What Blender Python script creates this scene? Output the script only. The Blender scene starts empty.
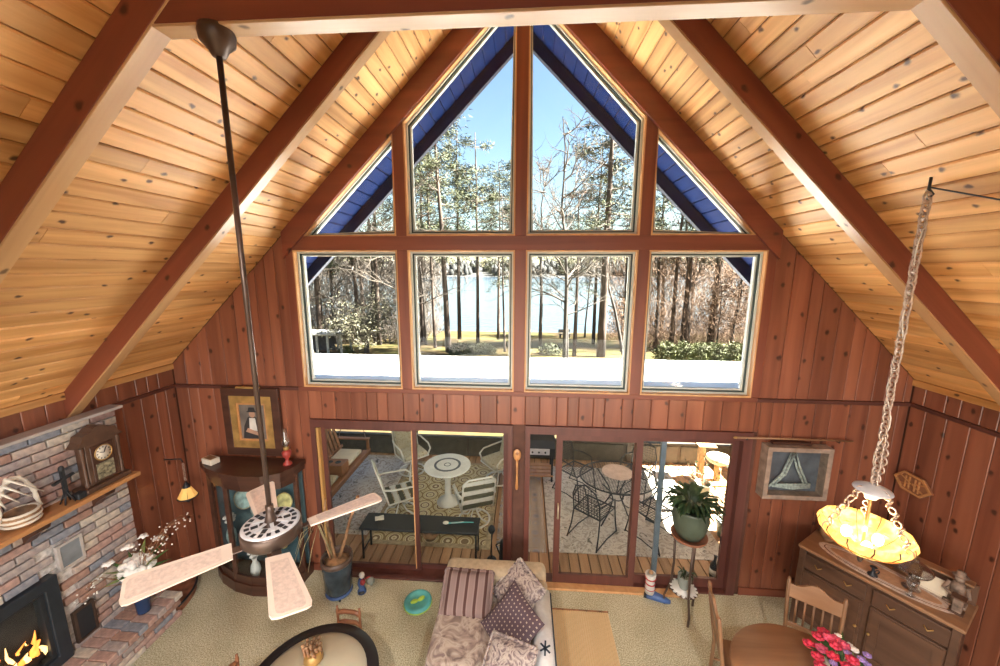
import bpy, bmesh, math, random
from mathutils import Vector, Matrix, Euler
S = bpy.context.scene
COL = S.collection
PI = math.pi
random.seed(7)
rnd = random.Random(11)

# ------------------------------------------------------------------ camera
CAM = dict(cx=.0581, cy=-4.2323, cz=3.9912, yaw=.0669, pitch=-.1689, roll=.0034, f=372.16)
def make_camera():
    cy, sy = math.cos(CAM['yaw']), math.sin(CAM['yaw'])
    cp, sp = math.cos(CAM['pitch']), math.sin(CAM['pitch'])
    F = Vector((-sy*cp, cy*cp, sp)); R = Vector((cy, sy, 0)); U = R.cross(F)
    cr, sr = math.cos(CAM['roll']), math.sin(CAM['roll'])
    R, U = R*cr+U*sr, U*cr-R*sr
    cam = bpy.data.cameras.new('camera'); o = bpy.data.objects.new('camera', cam); COL.objects.link(o)
    cam.sensor_width = 36; cam.lens = CAM['f']/1000*36; cam.clip_start = .05; cam.clip_end = 3000
    m = Matrix((R, U, -F)).transposed().to_4x4(); m.translation = (CAM['cx'], CAM['cy'], CAM['cz'])
    o.matrix_world = m; S.camera = o
make_camera()

# ------------------------------------------------------------------ world, sun, exposure
SUN_EL, SUN_AZ = math.radians(42), math.radians(2)      # azimuth measured from +X towards +Y (the lake)
w = bpy.data.worlds.new('World'); S.world = w; w.use_nodes = True
nt = w.node_tree; bg = nt.nodes['Background']
sky = nt.nodes.new('ShaderNodeTexSky'); sky.sky_type = 'NISHITA'; sky.sun_disc = False
sky.sun_elevation = math.radians(32); sky.sun_rotation = math.radians(90)-SUN_AZ
sky.air_density = 1.25; sky.dust_density = .25; sky.ozone_density = 1.6
nt.links.new(sky.outputs[0], bg.inputs[0]); bg.inputs[1].default_value = .15
sl = bpy.data.lights.new('sun', 'SUN'); so = bpy.data.objects.new('sun', sl); COL.objects.link(so)
sv = Vector((math.cos(SUN_EL)*math.cos(SUN_AZ), math.cos(SUN_EL)*math.sin(SUN_AZ), math.sin(SUN_EL)))
so.rotation_euler = sv.to_track_quat('Z', 'Y').to_euler(); so.location = sv*40
sl.energy = 56; sl.angle = math.radians(.6); sl.color = (1, .95, .86)
# added unseen fill lamps at the rear, one above the loft, one below it
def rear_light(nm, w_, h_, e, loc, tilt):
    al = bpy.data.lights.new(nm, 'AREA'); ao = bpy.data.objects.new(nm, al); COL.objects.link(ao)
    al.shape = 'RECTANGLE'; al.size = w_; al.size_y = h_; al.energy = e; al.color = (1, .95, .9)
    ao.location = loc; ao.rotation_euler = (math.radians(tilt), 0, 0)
rear_light('rear_gable_fill', 5.2, 3.0, 18, (0, -6.9, 4.4), 65)
rear_light('rear_patio_fill', 7.4, 1.8, 150, (0, -6.9, 1.3), 90)
S.cycles.transparent_max_bounces = 24; S.cycles.max_bounces = 10; S.cycles.diffuse_bounces = 6
S.view_settings.view_transform = 'Standard'; S.view_settings.look = 'None'
S.view_settings.exposure = 1.08; S.view_settings.gamma = 1.0; S.view_settings.use_curve_mapping = False

# ------------------------------------------------------------------ materials
MATS = {}
def newmat(name):
    m = bpy.data.materials.new(name); m.use_nodes = True; MATS[name] = m
    return m, m.node_tree, m.node_tree.nodes['Principled BSDF']
def setc(b, c=None, rough=None, metal=None, spec=None, coat=None, trans=None, emit=None, es=None, sheen=None):
    if c: b.inputs['Base Color'].default_value = (*c, 1)
    if rough is not None: b.inputs['Roughness'].default_value = rough
    if metal is not None: b.inputs['Metallic'].default_value = metal
    if spec is not None: b.inputs['Specular IOR Level'].default_value = spec
    if coat is not None: b.inputs['Coat Weight'].default_value = coat; b.inputs['Coat Roughness'].default_value = .15
    if trans is not None: b.inputs['Transmission Weight'].default_value = trans
    if sheen is not None: b.inputs['Sheen Weight'].default_value = sheen
    if emit: b.inputs['Emission Color'].default_value = (*emit, 1); b.inputs['Emission Strength'].default_value = es or 1
def plain(name, c, rough=.6, var=.12, scale=8, bump=0, **k):
    """one colour with a faint mottling"""
    m, t, b = newmat(name); setc(b, c, rough, **k)
    if var:
        tc = t.nodes.new('ShaderNodeTexCoord'); n = t.nodes.new('ShaderNodeTexNoise'); n.inputs['Scale'].default_value = scale
        n.inputs['Detail'].default_value = 4
        r = t.nodes.new('ShaderNodeValToRGB')
        r.color_ramp.elements[0].color = (*[x*(1-var*1.6) for x in c], 1); r.color_ramp.elements[1].color = (*[min(1, x*(1+var*1.4)) for x in c], 1)
        r.color_ramp.elements[0].position = .3; r.color_ramp.elements[1].position = .7
        t.links.new(tc.outputs['Object'], n.inputs['Vector']); t.links.new(n.outputs['Fac'], r.inputs[0]); t.links.new(r.outputs[0], b.inputs['Base Color'])
        if bump:
            bm = t.nodes.new('ShaderNodeBump'); bm.inputs['Strength'].default_value = bump; bm.inputs['Distance'].default_value = .01
            t.links.new(n.outputs['Fac'], bm.inputs['Height']); t.links.new(bm.outputs[0], b.inputs['Normal'])
    return m
def ramp(t, stops):
    r = t.nodes.new('ShaderNodeValToRGB'); e = r.color_ramp.elements
    while len(e) < len(stops): e.new(.5)
    for i, (p, c) in enumerate(stops): e[i].position = p; e[i].color = (*c, 1)
    return r
def mathn(t, op, a, b=None, clamp=False):
    n = t.nodes.new('ShaderNodeMath'); n.operation = op; n.use_clamp = clamp
    for i, x in enumerate((a, b)):
        if x is None: continue
        if isinstance(x, (int, float)): n.inputs[i].default_value = x
        else: t.links.new(x, n.inputs[i])
    return n.outputs[0]
def wood(name, dark, light, axis=2, grain=9, stretch=.06, knots=0, rough=.45, coat=0, vary=.25, knot_col=None, knot_scale=3, spec=.5, obj_random=True):
    """stained board: grain along `axis`, per-piece tone, optional dark knots"""
    m, t, b = newmat(name); setc(b, light, rough, coat=coat, spec=spec)
    tc = t.nodes.new('ShaderNodeTexCoord'); oi = t.nodes.new('ShaderNodeObjectInfo')
    off = t.nodes.new('ShaderNodeVectorMath'); off.operation = 'SCALE'; off.inputs[0].default_value = (37, 53, 71)
    t.links.new(oi.outputs['Random'], off.inputs['Scale'])
    add = t.nodes.new('ShaderNodeVectorMath'); add.operation = 'ADD'
    t.links.new(tc.outputs['Object'], add.inputs[0])
    if obj_random: t.links.new(off.outputs[0], add.inputs[1])
    mp = t.nodes.new('ShaderNodeMapping'); sc = [1, 1, 1]; sc[axis] = stretch; mp.inputs['Scale'].default_value = sc
    t.links.new(add.outputs[0], mp.inputs['Vector'])
    n = t.nodes.new('ShaderNodeTexNoise'); n.inputs['Scale'].default_value = grain; n.inputs['Detail'].default_value = 5; n.inputs['Distortion'].default_value = .6
    t.links.new(mp.outputs[0], n.inputs['Vector'])
    r = ramp(t, [(.3, dark), (.7, light)]); t.links.new(n.outputs['Fac'], r.inputs[0])
    col = r.outputs[0]
    if knots:
        sx = t.nodes.new('ShaderNodeSeparateXYZ'); t.links.new(add.outputs[0], sx.inputs[0])
        oth = [i for i in range(3) if i != axis]
        u = mathn(t, 'ADD', sx.outputs[oth[0]], sx.outputs[oth[1]]); vv = mathn(t, 'MULTIPLY', sx.outputs[axis], .7)
        cx_ = t.nodes.new('ShaderNodeCombineXYZ'); t.links.new(u, cx_.inputs[0]); t.links.new(vv, cx_.inputs[1])
        nd = t.nodes.new('ShaderNodeTexNoise'); nd.inputs['Scale'].default_value = 18; t.links.new(add.outputs[0], nd.inputs['Vector'])
        wv = t.nodes.new('ShaderNodeVectorMath'); wv.operation = 'MULTIPLY_ADD'; t.links.new(nd.outputs['Color'], wv.inputs[0]); wv.inputs[1].default_value = (.03, .03, 0); t.links.new(cx_.outputs[0], wv.inputs[2])
        v = t.nodes.new('ShaderNodeTexVoronoi'); v.voronoi_dimensions = '2D'; v.inputs['Scale'].default_value = knot_scale; t.links.new(wv.outputs[0], v.inputs['Vector'])
        mr = t.nodes.new('ShaderNodeMapRange'); mr.interpolation_type = 'SMOOTHSTEP'
        mr.inputs['From Min'].default_value = .025*knots; mr.inputs['From Max'].default_value = .095*knots; mr.inputs['To Min'].default_value = 1; mr.inputs['To Max'].default_value = 0
        t.links.new(v.outputs['Distance'], mr.inputs['Value'])
        mx = t.nodes.new('ShaderNodeMix'); mx.data_type = 'RGBA'; mx.inputs['B'].default_value = (*(knot_col or [x*.25 for x in dark]), 1)
        f = mathn(t, 'MULTIPLY', mr.outputs[0], .92); t.links.new(f, mx.inputs['Factor']); t.links.new(col, mx.inputs['A']); col = mx.outputs['Result']
    hsv = t.nodes.new('ShaderNodeHueSaturation'); t.links.new(col, hsv.inputs['Color'])
    v1 = mathn(t, 'MULTIPLY_ADD', oi.outputs['Random'], vary); t.nodes[-1].inputs[2].default_value = 1-vary/2
    t.links.new(v1, hsv.inputs['Value']); t.links.new(hsv.outputs[0], b.inputs['Base Color'])
    bm = t.nodes.new('ShaderNodeBump'); bm.inputs['Strength'].default_value = .12; bm.inputs['Distance'].default_value = .01
    t.links.new(n.outputs['Fac'], bm.inputs['Height']); t.links.new(bm.outputs[0], b.inputs['Normal'])
    return m
def emitter(name, c, s):
    m, t, b = newmat(name); setc(b, c, .5, emit=c, es=s); return m
def glassmat(name, tint=(1, 1, 1), refl=.6, pw=4.0, base=.05):
    m = bpy.data.materials.new(name); m.use_nodes = True; MATS[name] = m; t = m.node_tree
    t.nodes.remove(t.nodes['Principled BSDF']); out = t.nodes['Material Output']
    tr = t.nodes.new('ShaderNodeBsdfTransparent'); tr.inputs[0].default_value = (*tint, 1)
    gl = t.nodes.new('ShaderNodeBsdfGlossy'); gl.inputs['Roughness'].default_value = .02
    fr = t.nodes.new('ShaderNodeLayerWeight')
    mx = t.nodes.new('ShaderNodeMixShader'); f = mathn(t, 'MULTIPLY_ADD', mathn(t, 'POWER', fr.outputs['Facing'], pw), refl); t.nodes[-1].inputs[2].default_value = base*refl
    t.links.new(f, mx.inputs[0]); t.links.new(tr.outputs[0], mx.inputs[1]); t.links.new(gl.outputs[0], mx.inputs[2]); t.links.new(mx.outputs[0], out.inputs[0])
    return m

# ------------------------------------------------------------------ mesh builder
class MB:
    def __init__(s): s.v = []; s.f = []; s.sm = []
    def add(s, vs, fs, smooth=False):
        k = len(s.v); s.v += [tuple(x) for x in vs]; s.f += [tuple(i+k for i in f) for f in fs]; s.sm += [smooth]*len(fs); return s
    def box(s, c, d, rot=None, top=1.0):
        x, y, z = d[0]/2, d[1]/2, d[2]/2
        vs = [Vector((a*x*(top if e > 0 else 1), b*y*(top if e > 0 else 1), e*z)) for e in (-1, 1) for a, b in ((-1, -1), (1, -1), (1, 1), (-1, 1))]
        if rot is not None:
            M = rot if isinstance(rot, Matrix) else Euler(rot).to_matrix()
            vs = [M @ v for v in vs]
        vs = [v+Vector(c) for v in vs]
        return s.add(vs, [(3, 2, 1, 0), (4, 5, 6, 7), (0, 1, 5, 4), (1, 2, 6, 5), (2, 3, 7, 6), (3, 0, 4, 7)])
    def bar(s, p0, p1, wd, th, up=(0, 0, 1)):
        p0, p1 = Vector(p0), Vector(p1); d = p1-p0; L = d.length; d.normalize(); u = Vector(up)
        sd = d.cross(u)
        if sd.length < 1e-4: sd = d.cross(Vector((1, 0, 0)))
        sd.normalize(); n = sd.cross(d)
        M = Matrix((d, sd, n)).transposed()
        return s.box((p0+p1)/2, (L, wd, th), M)
    def tube(s, pts, r, n=8, cap=True, smooth=True, sy=1.0):
        pts = [Vector(p) for p in pts]; k = len(pts); rs = r if isinstance(r, (list, tuple)) else [r]*k
        vs = []; ref = None
        for i, p in enumerate(pts):
            d = (pts[min(i+1, k-1)]-pts[max(i-1, 0)])
            d = d.normalized() if d.length > 1e-9 else Vector((0, 0, 1))
            if ref is None:
                ref = Vector((0, 0, 1)) if abs(d.z) < .9 else Vector((1, 0, 0))
            a = d.cross(ref); a = a.normalized() if a.length > 1e-5 else d.orthogonal().normalized()
            b = a.cross(d).normalized(); ref = b
            for j in range(n):
                t = 2*PI*j/n; vs.append(p+(a*math.cos(t)+b*math.sin(t)*sy)*rs[i])
        fs = [(i*n+j, i*n+(j+1) % n, (i+1)*n+(j+1) % n, (i+1)*n+j) for i in range(k-1) for j in range(n)]
        s.add(vs, fs, smooth)
        if cap:
            m = len(s.v)-len(vs); s.f += [tuple(m+j for j in range(n))[::-1], tuple(m+(k-1)*n+j for j in range(n))]; s.sm += [False, False]
        return s
    def cyl(s, p0, p1, r0, r1=None, n=12, cap=True): return s.tube([p0, p1], [r0, r0 if r1 is None else r1], n, cap)
    def lathe(s, prof, n=24, c=(0, 0, 0), smooth=True, sx=1, sy=1, a0=0, a1=2*PI):
        full = abs(a1-a0-2*PI) < 1e-6; m = n if full else n+1
        vs = [(c[0]+r*sx*math.cos(a0+(a1-a0)*j/n), c[1]+r*sy*math.sin(a0+(a1-a0)*j/n), c[2]+z) for r, z in prof for j in range(m)]
        fs = [(i*m+j, i*m+(j+1) % m, (i+1)*m+(j+1) % m, (i+1)*m+j) for i in range(len(prof)-1) for j in range(n)]
        s.add(vs, fs, smooth); k = len(s.v)-len(vs)
        return s
    def ell(s, c, r, nu=10, nv=6, rot=None):
        vs = []
        for i in range(nv+1):
            ph = -PI/2+PI*i/nv
            for j in range(nu):
                t = 2*PI*j/nu; v = Vector((r[0]*math.cos(ph)*math.cos(t), r[1]*math.cos(ph)*math.sin(t), r[2]*math.sin(ph)))
                if rot is not None: v = Euler(rot).to_matrix() @ v
                vs.append(v+Vector(c))
        return s.add(vs, [(i*nu+j, i*nu+(j+1) % nu, (i+1)*nu+(j+1) % nu, (i+1)*nu+j) for i in range(nv) for j in range(nu)], True)
    def torus(s, c, R, r, n=20, m=6, rot=None, sx=1, sy=1):
        vs = []
        for i in range(n):
            a = 2*PI*i/n
            for j in range(m):
                b = 2*PI*j/m; v = Vector(((R+r*math.cos(b))*math.cos(a)*sx, (R+r*math.cos(b))*math.sin(a)*sy, r*math.sin(b)))
                if rot is not None: v = Euler(rot).to_matrix() @ v
                vs.append(v+Vector(c))
        return s.add(vs, [(i*m+j, ((i+1) % n)*m+j, ((i+1) % n)*m+(j+1) % m, i*m+(j+1) % m) for i in range(n) for j in range(m)], True)
    def prism(s, poly, a0, a1, plane='xz', ch=0):
        """polygon (counter-clockwise seen from the a1 side not required) extruded between a0 and a1; chamfered at the a0 side"""
        def P(u, v, a): return (u, a, v) if plane == 'xz' else ((u, v, a) if plane == 'xy' else (a, u, v))
        n = len(poly); rings = []
        if ch:
            rings.append([P(u, v, a0) for u, v in inset(poly, ch)])
            rings.append([P(u, v, a0+(ch if a1 > a0 else -ch)) for u, v in poly])
        else: rings.append([P(u, v, a0) for u, v in poly])
        rings.append([P(u, v, a1) for u, v in poly])
        vs = [p for r in rings for p in r]; fs = [tuple(range(n))[::-1], tuple((len(rings)-1)*n+j for j in range(n))]
        for i in range(len(rings)-1): fs += [(i*n+j, i*n+(j+1) % n, (i+1)*n+(j+1) % n, (i+1)*n+j) for j in range(n)]
        return s.add(vs, fs)
    def ring(s, outer, inner, a0, a1, plane='xz'):
        def P(u, v, a): return (u, a, v) if plane == 'xz' else ((u, v, a) if plane == 'xy' else (a, u, v))
        n = len(outer)
        vs = [P(u, v, a) for a in (a0, a1) for pl in (outer, inner) for u, v in pl]
        fs = []
        for j in range(n):
            k = (j+1) % n
            fs += [(j, k, n+k, n+j), (2*n+k, 2*n+j, 3*n+j, 3*n+k), (k, j, 2*n+j, 2*n+k), (n+j, n+k, 3*n+k, 3*n+j)]
        return s.add(vs, fs)
    def mesh(s, name, bev=0, seg=1):
        me = bpy.data.meshes.new(name); me.from_pydata(s.v, [], s.f)
        me.polygons.foreach_set('use_smooth', s.sm)
        bm = bmesh.new(); bm.from_mesh(me)
        if bev: bmesh.ops.bevel(bm, geom=bm.edges[:], offset=bev, segments=seg, affect='EDGES', profile=.5, clamp_overlap=True)
        bmesh.ops.recalc_face_normals(bm, faces=bm.faces); bm.to_mesh(me); bm.free()
        return me
    def build(s, name, mat, parent=None, bev=0, seg=1, loc=None, rot=None, smooth=None):
        me = s.mesh(name, bev, seg)
        if smooth: me.polygons.foreach_set('use_smooth', [True]*len(me.polygons))
        return link(name, me, mat, parent, loc, rot)
def inset(poly, d):
    n = len(poly); ar = sum(poly[i][0]*poly[(i+1) % n][1]-poly[(i+1) % n][0]*poly[i][1] for i in range(n)); sg = 1 if ar > 0 else -1
    out = []
    for i in range(n):
        p0, p, p1 = Vector(poly[i-1]), Vector(poly[i]), Vector(poly[(i+1) % n])
        e0 = (p-p0).normalized(); e1 = (p1-p).normalized(); n0 = Vector((-e0.y, e0.x))*sg; n1 = Vector((-e1.y, e1.x))*sg
        b = (n0+n1); k = d/max(.3, (1+n0.dot(n1))/2*1.0); out.append(tuple(p+b/2*k))
    return out
def link(name, me, mat, parent=None, loc=None, rot=None):
    o = bpy.data.objects.new(name, me); COL.objects.link(o)
    if mat and not me.materials: me.materials.append(MATS[mat] if isinstance(mat, str) else mat)
    if parent: o.parent = parent
    if loc: o.location = loc
    if rot: o.rotation_euler = rot
    return o
def thing(name, label, cat, loc=(0, 0, 0), rz=0, group=None, kind=None):
    o = bpy.data.objects.new(name, None); COL.objects.link(o); o.location = loc; o.rotation_euler = (0, 0, rz); o.empty_display_size = .1
    return tag(o, label, cat, group, kind)
def tag(o, label=None, cat=None, group=None, kind=None):
    if label: o['label'] = label
    if cat: o['category'] = cat
    if group: o['group'] = group
    if kind: o['kind'] = kind
    return o
def struct(name, mb, mat, label=None, **k):
    o = mb.build(name, mat, **k); o['kind'] = 'structure'
    if label: o['label'] = label
    return o
def copy_tree(o, parent=None):
    c = o.copy(); COL.objects.link(c)
    if parent: c.parent = parent
    for ch in o.children: copy_tree(ch, c)
    return c
def circ(r, n=24, cx=0, cy=0, ry=None): return [(cx+r*math.cos(2*PI*i/n), cy+(ry or r)*math.sin(2*PI*i/n)) for i in range(n)]

# ------------------------------------------------------------------ palette
wood('ceiling_pine', (.48, .225, .065), (.80, .46, .185), axis=1, grain=11, knots=.85, vary=.42, rough=.5, knot_col=(.05, .018, .008), knot_scale=3.9)
wood('beam_cedar', (.15, .036, .020), (.24, .066, .034), axis=1, grain=6, knots=.8, vary=.1, rough=.33, knot_scale=2.6)
wood('beam_cedar_x', (.15, .036, .020), (.24, .066, .034), axis=0, grain=6, knots=.8, vary=.1, rough=.33, knot_scale=2.6)
wood('beam_under', (.40, .22, .10), (.58, .35, .17), axis=1, grain=6, knots=.7, vary=.15, rough=.36, knot_scale=3)  # cedar in a paler tone: light on the beam bottoms put into colour
wood('beam_underlit_x', (.42, .25, .13), (.62, .42, .25), axis=0, grain=6, knots=.7, vary=.15, rough=.36, knot_scale=3)
wood('wall_pine', (.165, .050, .027), (.29, .102, .054), axis=2, grain=8, knots=1.0, vary=.4, rough=.33, knot_col=(.04, .012, .008), knot_scale=3.2)
wood('trim_cedar', (.15, .040, .022), (.24, .072, .038), axis=2, grain=7, vary=.1, rough=.42)
wood('trim_cedar_x', (.15, .040, .022), (.24, .072, .038), axis=0, grain=7, vary=.1, rough=.42)
wood('door_dark', (.085, .028, .022), (.14, .048, .036), axis=2, grain=7, vary=.1, rough=.38)
wood('dark_trim', (.07, .022, .016), (.12, .038, .025), axis=0, grain=7, vary=.1, rough=.45)
wood('stop_oak', (.50, .25, .10), (.66, .38, .17), axis=2, grain=10, vary=.1)
plain('sash_pale', (.55, .56, .50), .45, .05)
plain('gasket', (.03, .05, .045), .5, 0)
glassmat('pane_glass', (.97, .99, .98), .22)
plain('plaster_back', (.55, .36, .22), .7, .1)
# ------------------------------------------------------------------ room shell
W_, ZE, K = 4.331, 2.816, .9876
ZT = 2.535                       # height of the dark wall trim
def roofz(x): return ZE+K*(W_-abs(x))
ANG = math.atan(K)
BACK = -7.0
# carpet
m, t, b = newmat('carpet'); setc(b, (.3, .24, .15), .95, spec=.1)
tc = t.nodes.new('ShaderNodeTexCoord'); n1 = t.nodes.new('ShaderNodeTexNoise'); n1.inputs['Scale'].default_value = 85; n1.inputs['Detail'].default_value = 3
n2 = t.nodes.new('ShaderNodeTexNoise'); n2.inputs['Scale'].default_value = 2.2
for n in (n1, n2): t.links.new(tc.outputs['Object'], n.inputs['Vector'])
r1 = ramp(t, [(.3, (.27, .25, .165)), (.5, (.52, .495, .35)), (.72, (.82, .79, .62))]); t.links.new(n1.outputs[0], r1.inputs[0])
mx = t.nodes.new('ShaderNodeMix'); mx.data_type = 'RGBA'; mx.blend_type = 'MULTIPLY'; mx.inputs['Factor'].default_value = .5
r2 = ramp(t, [(.35, (.75, .72, .66)), (.65, (1, 1, 1))]); t.links.new(n2.outputs[0], r2.inputs[0]); t.links.new(r1.outputs[0], mx.inputs['A']); t.links.new(r2.outputs[0], mx.inputs['B'])
t.links.new(mx.outputs['Result'], b.inputs['Base Color'])
bp_ = t.nodes.new('ShaderNodeBump'); bp_.inputs['Strength'].default_value = .6; bp_.inputs['Distance'].default_value = .01; t.links.new(n1.outputs[0], bp_.inputs['Height']); t.links.new(bp_.outputs[0], b.inputs['Normal'])
struct('floor', MB().box((0, BACK/2, -.06), (2*W_, -BACK, .12)), 'carpet')

def plank_mesh(L, wd, th=.02, ch=.009, key={}):
    k = (round(L, 3), round(wd, 3), th)
    if k not in key:
        a, l = wd/2, L/2      # length along Y, width along X, visible face at -Z
        sec = [(-a, 0), (-a, -th+ch), (-a+ch, -th), (a-ch, -th), (a, -th+ch), (a, 0)]
        vs = [(x, y, z) for y in (-l, l) for x, z in sec]
        fs = [(0, 1, 2, 3, 4, 5), (11, 10, 9, 8, 7, 6)]+[(i, i+6, (i+1) % 6+6, (i+1) % 6) for i in range(6)]
        m = MB(); m.add(vs, fs); key[k] = m.mesh('plank')
    return key[k]
# ceiling: backing + boards
cb = MB()
for s in (-1, 1):
    nx, nz = s*math.sin(ANG), math.cos(ANG)
    p0 = Vector((s*(W_+.9), 0, roofz(0)-K*(W_+.9))); p1 = Vector((0, 0, roofz(0)))
    o_ = Vector((nx, 0, nz))
    for (q0, q1) in ((p0, p1),):
        a = [q0+o_*.022, q1+Vector((0, 0, .022/math.cos(ANG))), q1+Vector((0, 0, .16)), q0+o_*.12]
        vs = [(v.x, y, v.z) for y in (BACK, 1.15) for v in a]
        cb.add(vs, [(0, 1, 2, 3), (7, 6, 5, 4), (0, 4, 5, 1), (1, 5, 6, 2), (2, 6, 7, 3), (3, 7, 4, 0)])
plain('roof_deck', (.10, .05, .03), .8)
ceiling = struct('ceiling', cb, 'roof_deck')
PW = .1345
nb = int(math.hypot(W_, K*W_)/PW)+1
cr = random.Random(3)
for s in (-1, 1):
    for i in range(nb):
        d = (i+.5)*PW
        x = s*(W_-d*math.cos(ANG)); z = ZE+d*math.sin(ANG)
        if abs(x) < .02 or s*x < 0: continue
        c = Vector((x, 0, z))+Vector((s*math.sin(ANG), 0, math.cos(ANG)))*.02
        cuts = [0.0]; y = -cr.uniform(.8, 3.6)
        while y > -6.4: cuts.append(y); y -= cr.choice((2.44, 3.05, 3.66))
        cuts.append(BACK)
        for a, b_ in zip(cuts, cuts[1:]):
            L = round(a-b_-.003, 2)
            o = link('ceiling_plank', plank_mesh(L, PW-.005), 'ceiling_pine', ceiling, ((c.x), (a+b_)/2, c.z), (0, s*ANG, 0))
# rafters: 10 cm wide, 1.22 m apart
def rafter(y0, y1, drop, mat, name, xin=0.0, par=None):
    for s in (-1, 1):
        m = MB(); xo = W_+.13
        # section runs from the eave wall up to the ridge, built in a local frame lying on the slope
        L = (xo-xin)/math.cos(ANG); th = drop*math.cos(ANG)
        m.box((0, 0, -th/2), (y1-y0, L, th))
        o = m.build(name, mat, par or ceiling, bev=.006)
        MB().box((0, 0, -th-.006), (y1-y0+.004, L-.002, .014)).build('underlit_strip', 'beam_under', o, bev=.003)  # thin added strip, its pale colour paints the light on the rafter's bottom face
        mid = Vector((s*(xo+xin)/2, (y0+y1)/2, roofz((xo+xin)/2)))
        ydir = Vector((-s*math.cos(ANG), 0, math.sin(ANG))); zdir = Vector((s*math.sin(ANG), 0, math.cos(ANG))); xdir = ydir.cross(zdir)
        M = Matrix((xdir, ydir, zdir)).transposed().to_4x4(); M.translation = mid
        o.matrix_local = M
for yc in (-1.07, -2.31, -3.53, -4.75, -5.97): rafter(yc-.05, yc+.05, .24, 'beam_cedar', 'rafter')
for yc in (-2.31, -4.75): MB().prism([(-1.742, -.12), (1.742, -.12), (1.50, .12), (-1.50, .12)], -.05, .05).build('collar_tie', 'beam_cedar_x', ceiling, bev=.004, loc=(0, yc, 5.255))
for c in [o for o in ceiling.children if o.name.startswith('collar_tie')]: MB().box((0, 0, -.126), (3.46, .104, .014)).build('underlit_strip', 'beam_underlit_x', c, bev=.003)  # same painted light under the tie beams
# front wall ------------------------------------------------------
XD, XC, XB, XA = 2.622, 1.395, 1.275, .062
ZB, ZS, ZUB = 4.204, 2.571, 4.359
def ztop(x): return 5.543+K*(XB-abs(x))       # upper edge of the glazing
DHEAD = 2.05
DL = (-2.531, -.127); DR = (.145, 2.60)
plain('wall_core', (.10, .04, .025), .8)
core = MB()
# backing slabs of the front wall around the openings (8-13 cm thick, behind the boards)
y0, y1 = .012, .14
core.prism([(-W_, 0), (DL[0]-.05, 0), (DL[0]-.05, 2.1), (-W_, 2.1)], y0, y1)
core.prism([(DR[1]+.12, 0), (W_, 0), (W_, 2.1), (DR[1]+.12, 2.1)], y0, y1)
core.prism([(DL[1]+.02, 0), (DR[0]-.02, 0), (DR[0]-.02, 2.1), (DL[1]+.02, 2.1)], y0, y1)
core.prism([(-W_, 2.1), (W_, 2.1), (W_, 2.53), (-W_, 2.53)], y0, y1)
for s in (-1, 1):
    core.prism([(s*(XD+.05), 2.53), (s*W_, 2.53), (s*W_, roofz(W_)), (s*(XD+.05), roofz(XD+.05))], y0, y1)
wall_front = struct('wall_front', core, 'wall_core')
def wplank(poly, par, y=0.0, th=.012, mat='wall_pine', name='wall_plank'):
    cx = sum(p[0] for p in poly)/len(poly); cz = sum(p[1] for p in poly)/len(poly)
    return MB().prism([(p[0]-cx, p[1]-cz) for p in poly], 0, th, 'xz', .006).build(name, mat, par, loc=(cx, y, cz))
def wall_boards(x0, x1, zlo, zhi, par, seed):
    """vertical boards of uneven width between zlo and zhi(x)"""
    r = random.Random(seed); x = x0
    while x < x1-.01:
        wd = r.choice((.13, .17, .20, .20)); xe = min(x+wd, x1)
        if x1-xe < .05: xe = x1
        g = .0025
        poly = [(x+g, zlo), (xe-g, zlo), (xe-g, zhi(xe-g)), (x+g, zhi(x+g))]
        if min(poly[2][1], poly[3][1])-zlo > .02: wplank(poly, par)
        x = xe
wall_boards(-W_, DL[0]-.07, .10, lambda x: ZT-.022, wall_front, 1)
wall_boards(DR[1]+.16, W_, .10, lambda x: ZT-.022, wall_front, 2)
wall_boards(DL[0]-.07, DR[1]+.16, 2.15, lambda x: ZT-.022, wall_front, 3)
wall_boards(-W_, -XD-.10, ZT+.022, lambda x: roofz(x)-.002, wall_front, 4)
wall_boards(XD+.10, W_, ZT+.022, lambda x: roofz(x)-.002, wall_front, 5)
# dark horizontal trims of front wall
for (a, b_) in ((-W_, -XD-.06), (XD+.06, W_)):
    MB().box((0, 0, 0), (b_-a, .022, .044)).build('trim_strip', 'dark_trim', wall_front, bev=.004, loc=((a+b_)/2, -.004, ZT))
# side walls
def side_wall(s, nm):
    m = MB(); m.box((s*(W_+.09), BACK/2+.07, ZE/2+.02), (.14, -BACK+.14, ZE+.10))
    wl = struct(nm, m, 'wall_core')
    r = random.Random(20+s)
    for zlo, zhi, sd in ((.10, ZT-.022, 1), (ZT+.022, ZE-.012, 2)):
        y = 0.0
        while y > -4.2:
            wd = r.choice((.13, .17, .2, .2)); ye = y-wd
            o = MB().box((0, 0, 0), (.014, wd-.005, zhi-zlo)).build('wall_plank', 'wall_pine', wl, bev=.005, loc=(s*(W_+.013), (y+ye)/2, (zlo+zhi)/2))
            y = ye
    MB().box((0, 0, 0), (.022, 4.2, .044)).build('trim_strip', 'wall_pine' if False else 'dark_trim', wl, bev=.004, loc=(s*(W_+.004), -2.1, ZT))
    MB().box((0, 0, 0), (.03, 4.2, .07)).build('crown_strip', 'ceiling_pine', wl, bev=.006, loc=(s*(W_-.008), -2.1, ZE-.03))
    return wl
wall_left = side_wall(-1, 'wall_left'); wall_right = side_wall(1, 'wall_right')
bw = MB()
bw.box((-3.5, BACK-.07, 1.4), (1.7, .14, 2.9)); bw.box((3.5, BACK-.07, 1.4), (1.7, .14, 2.9)); bw.box((0, BACK-.07, 2.4), (5.4, .14, .3))
bw.prism([(-W_, 2.816), (W_, 2.816), (2.65, 2.82+1.66), (-2.65, 2.82+1.66)], BACK-.14, BACK) if False else None
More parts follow.
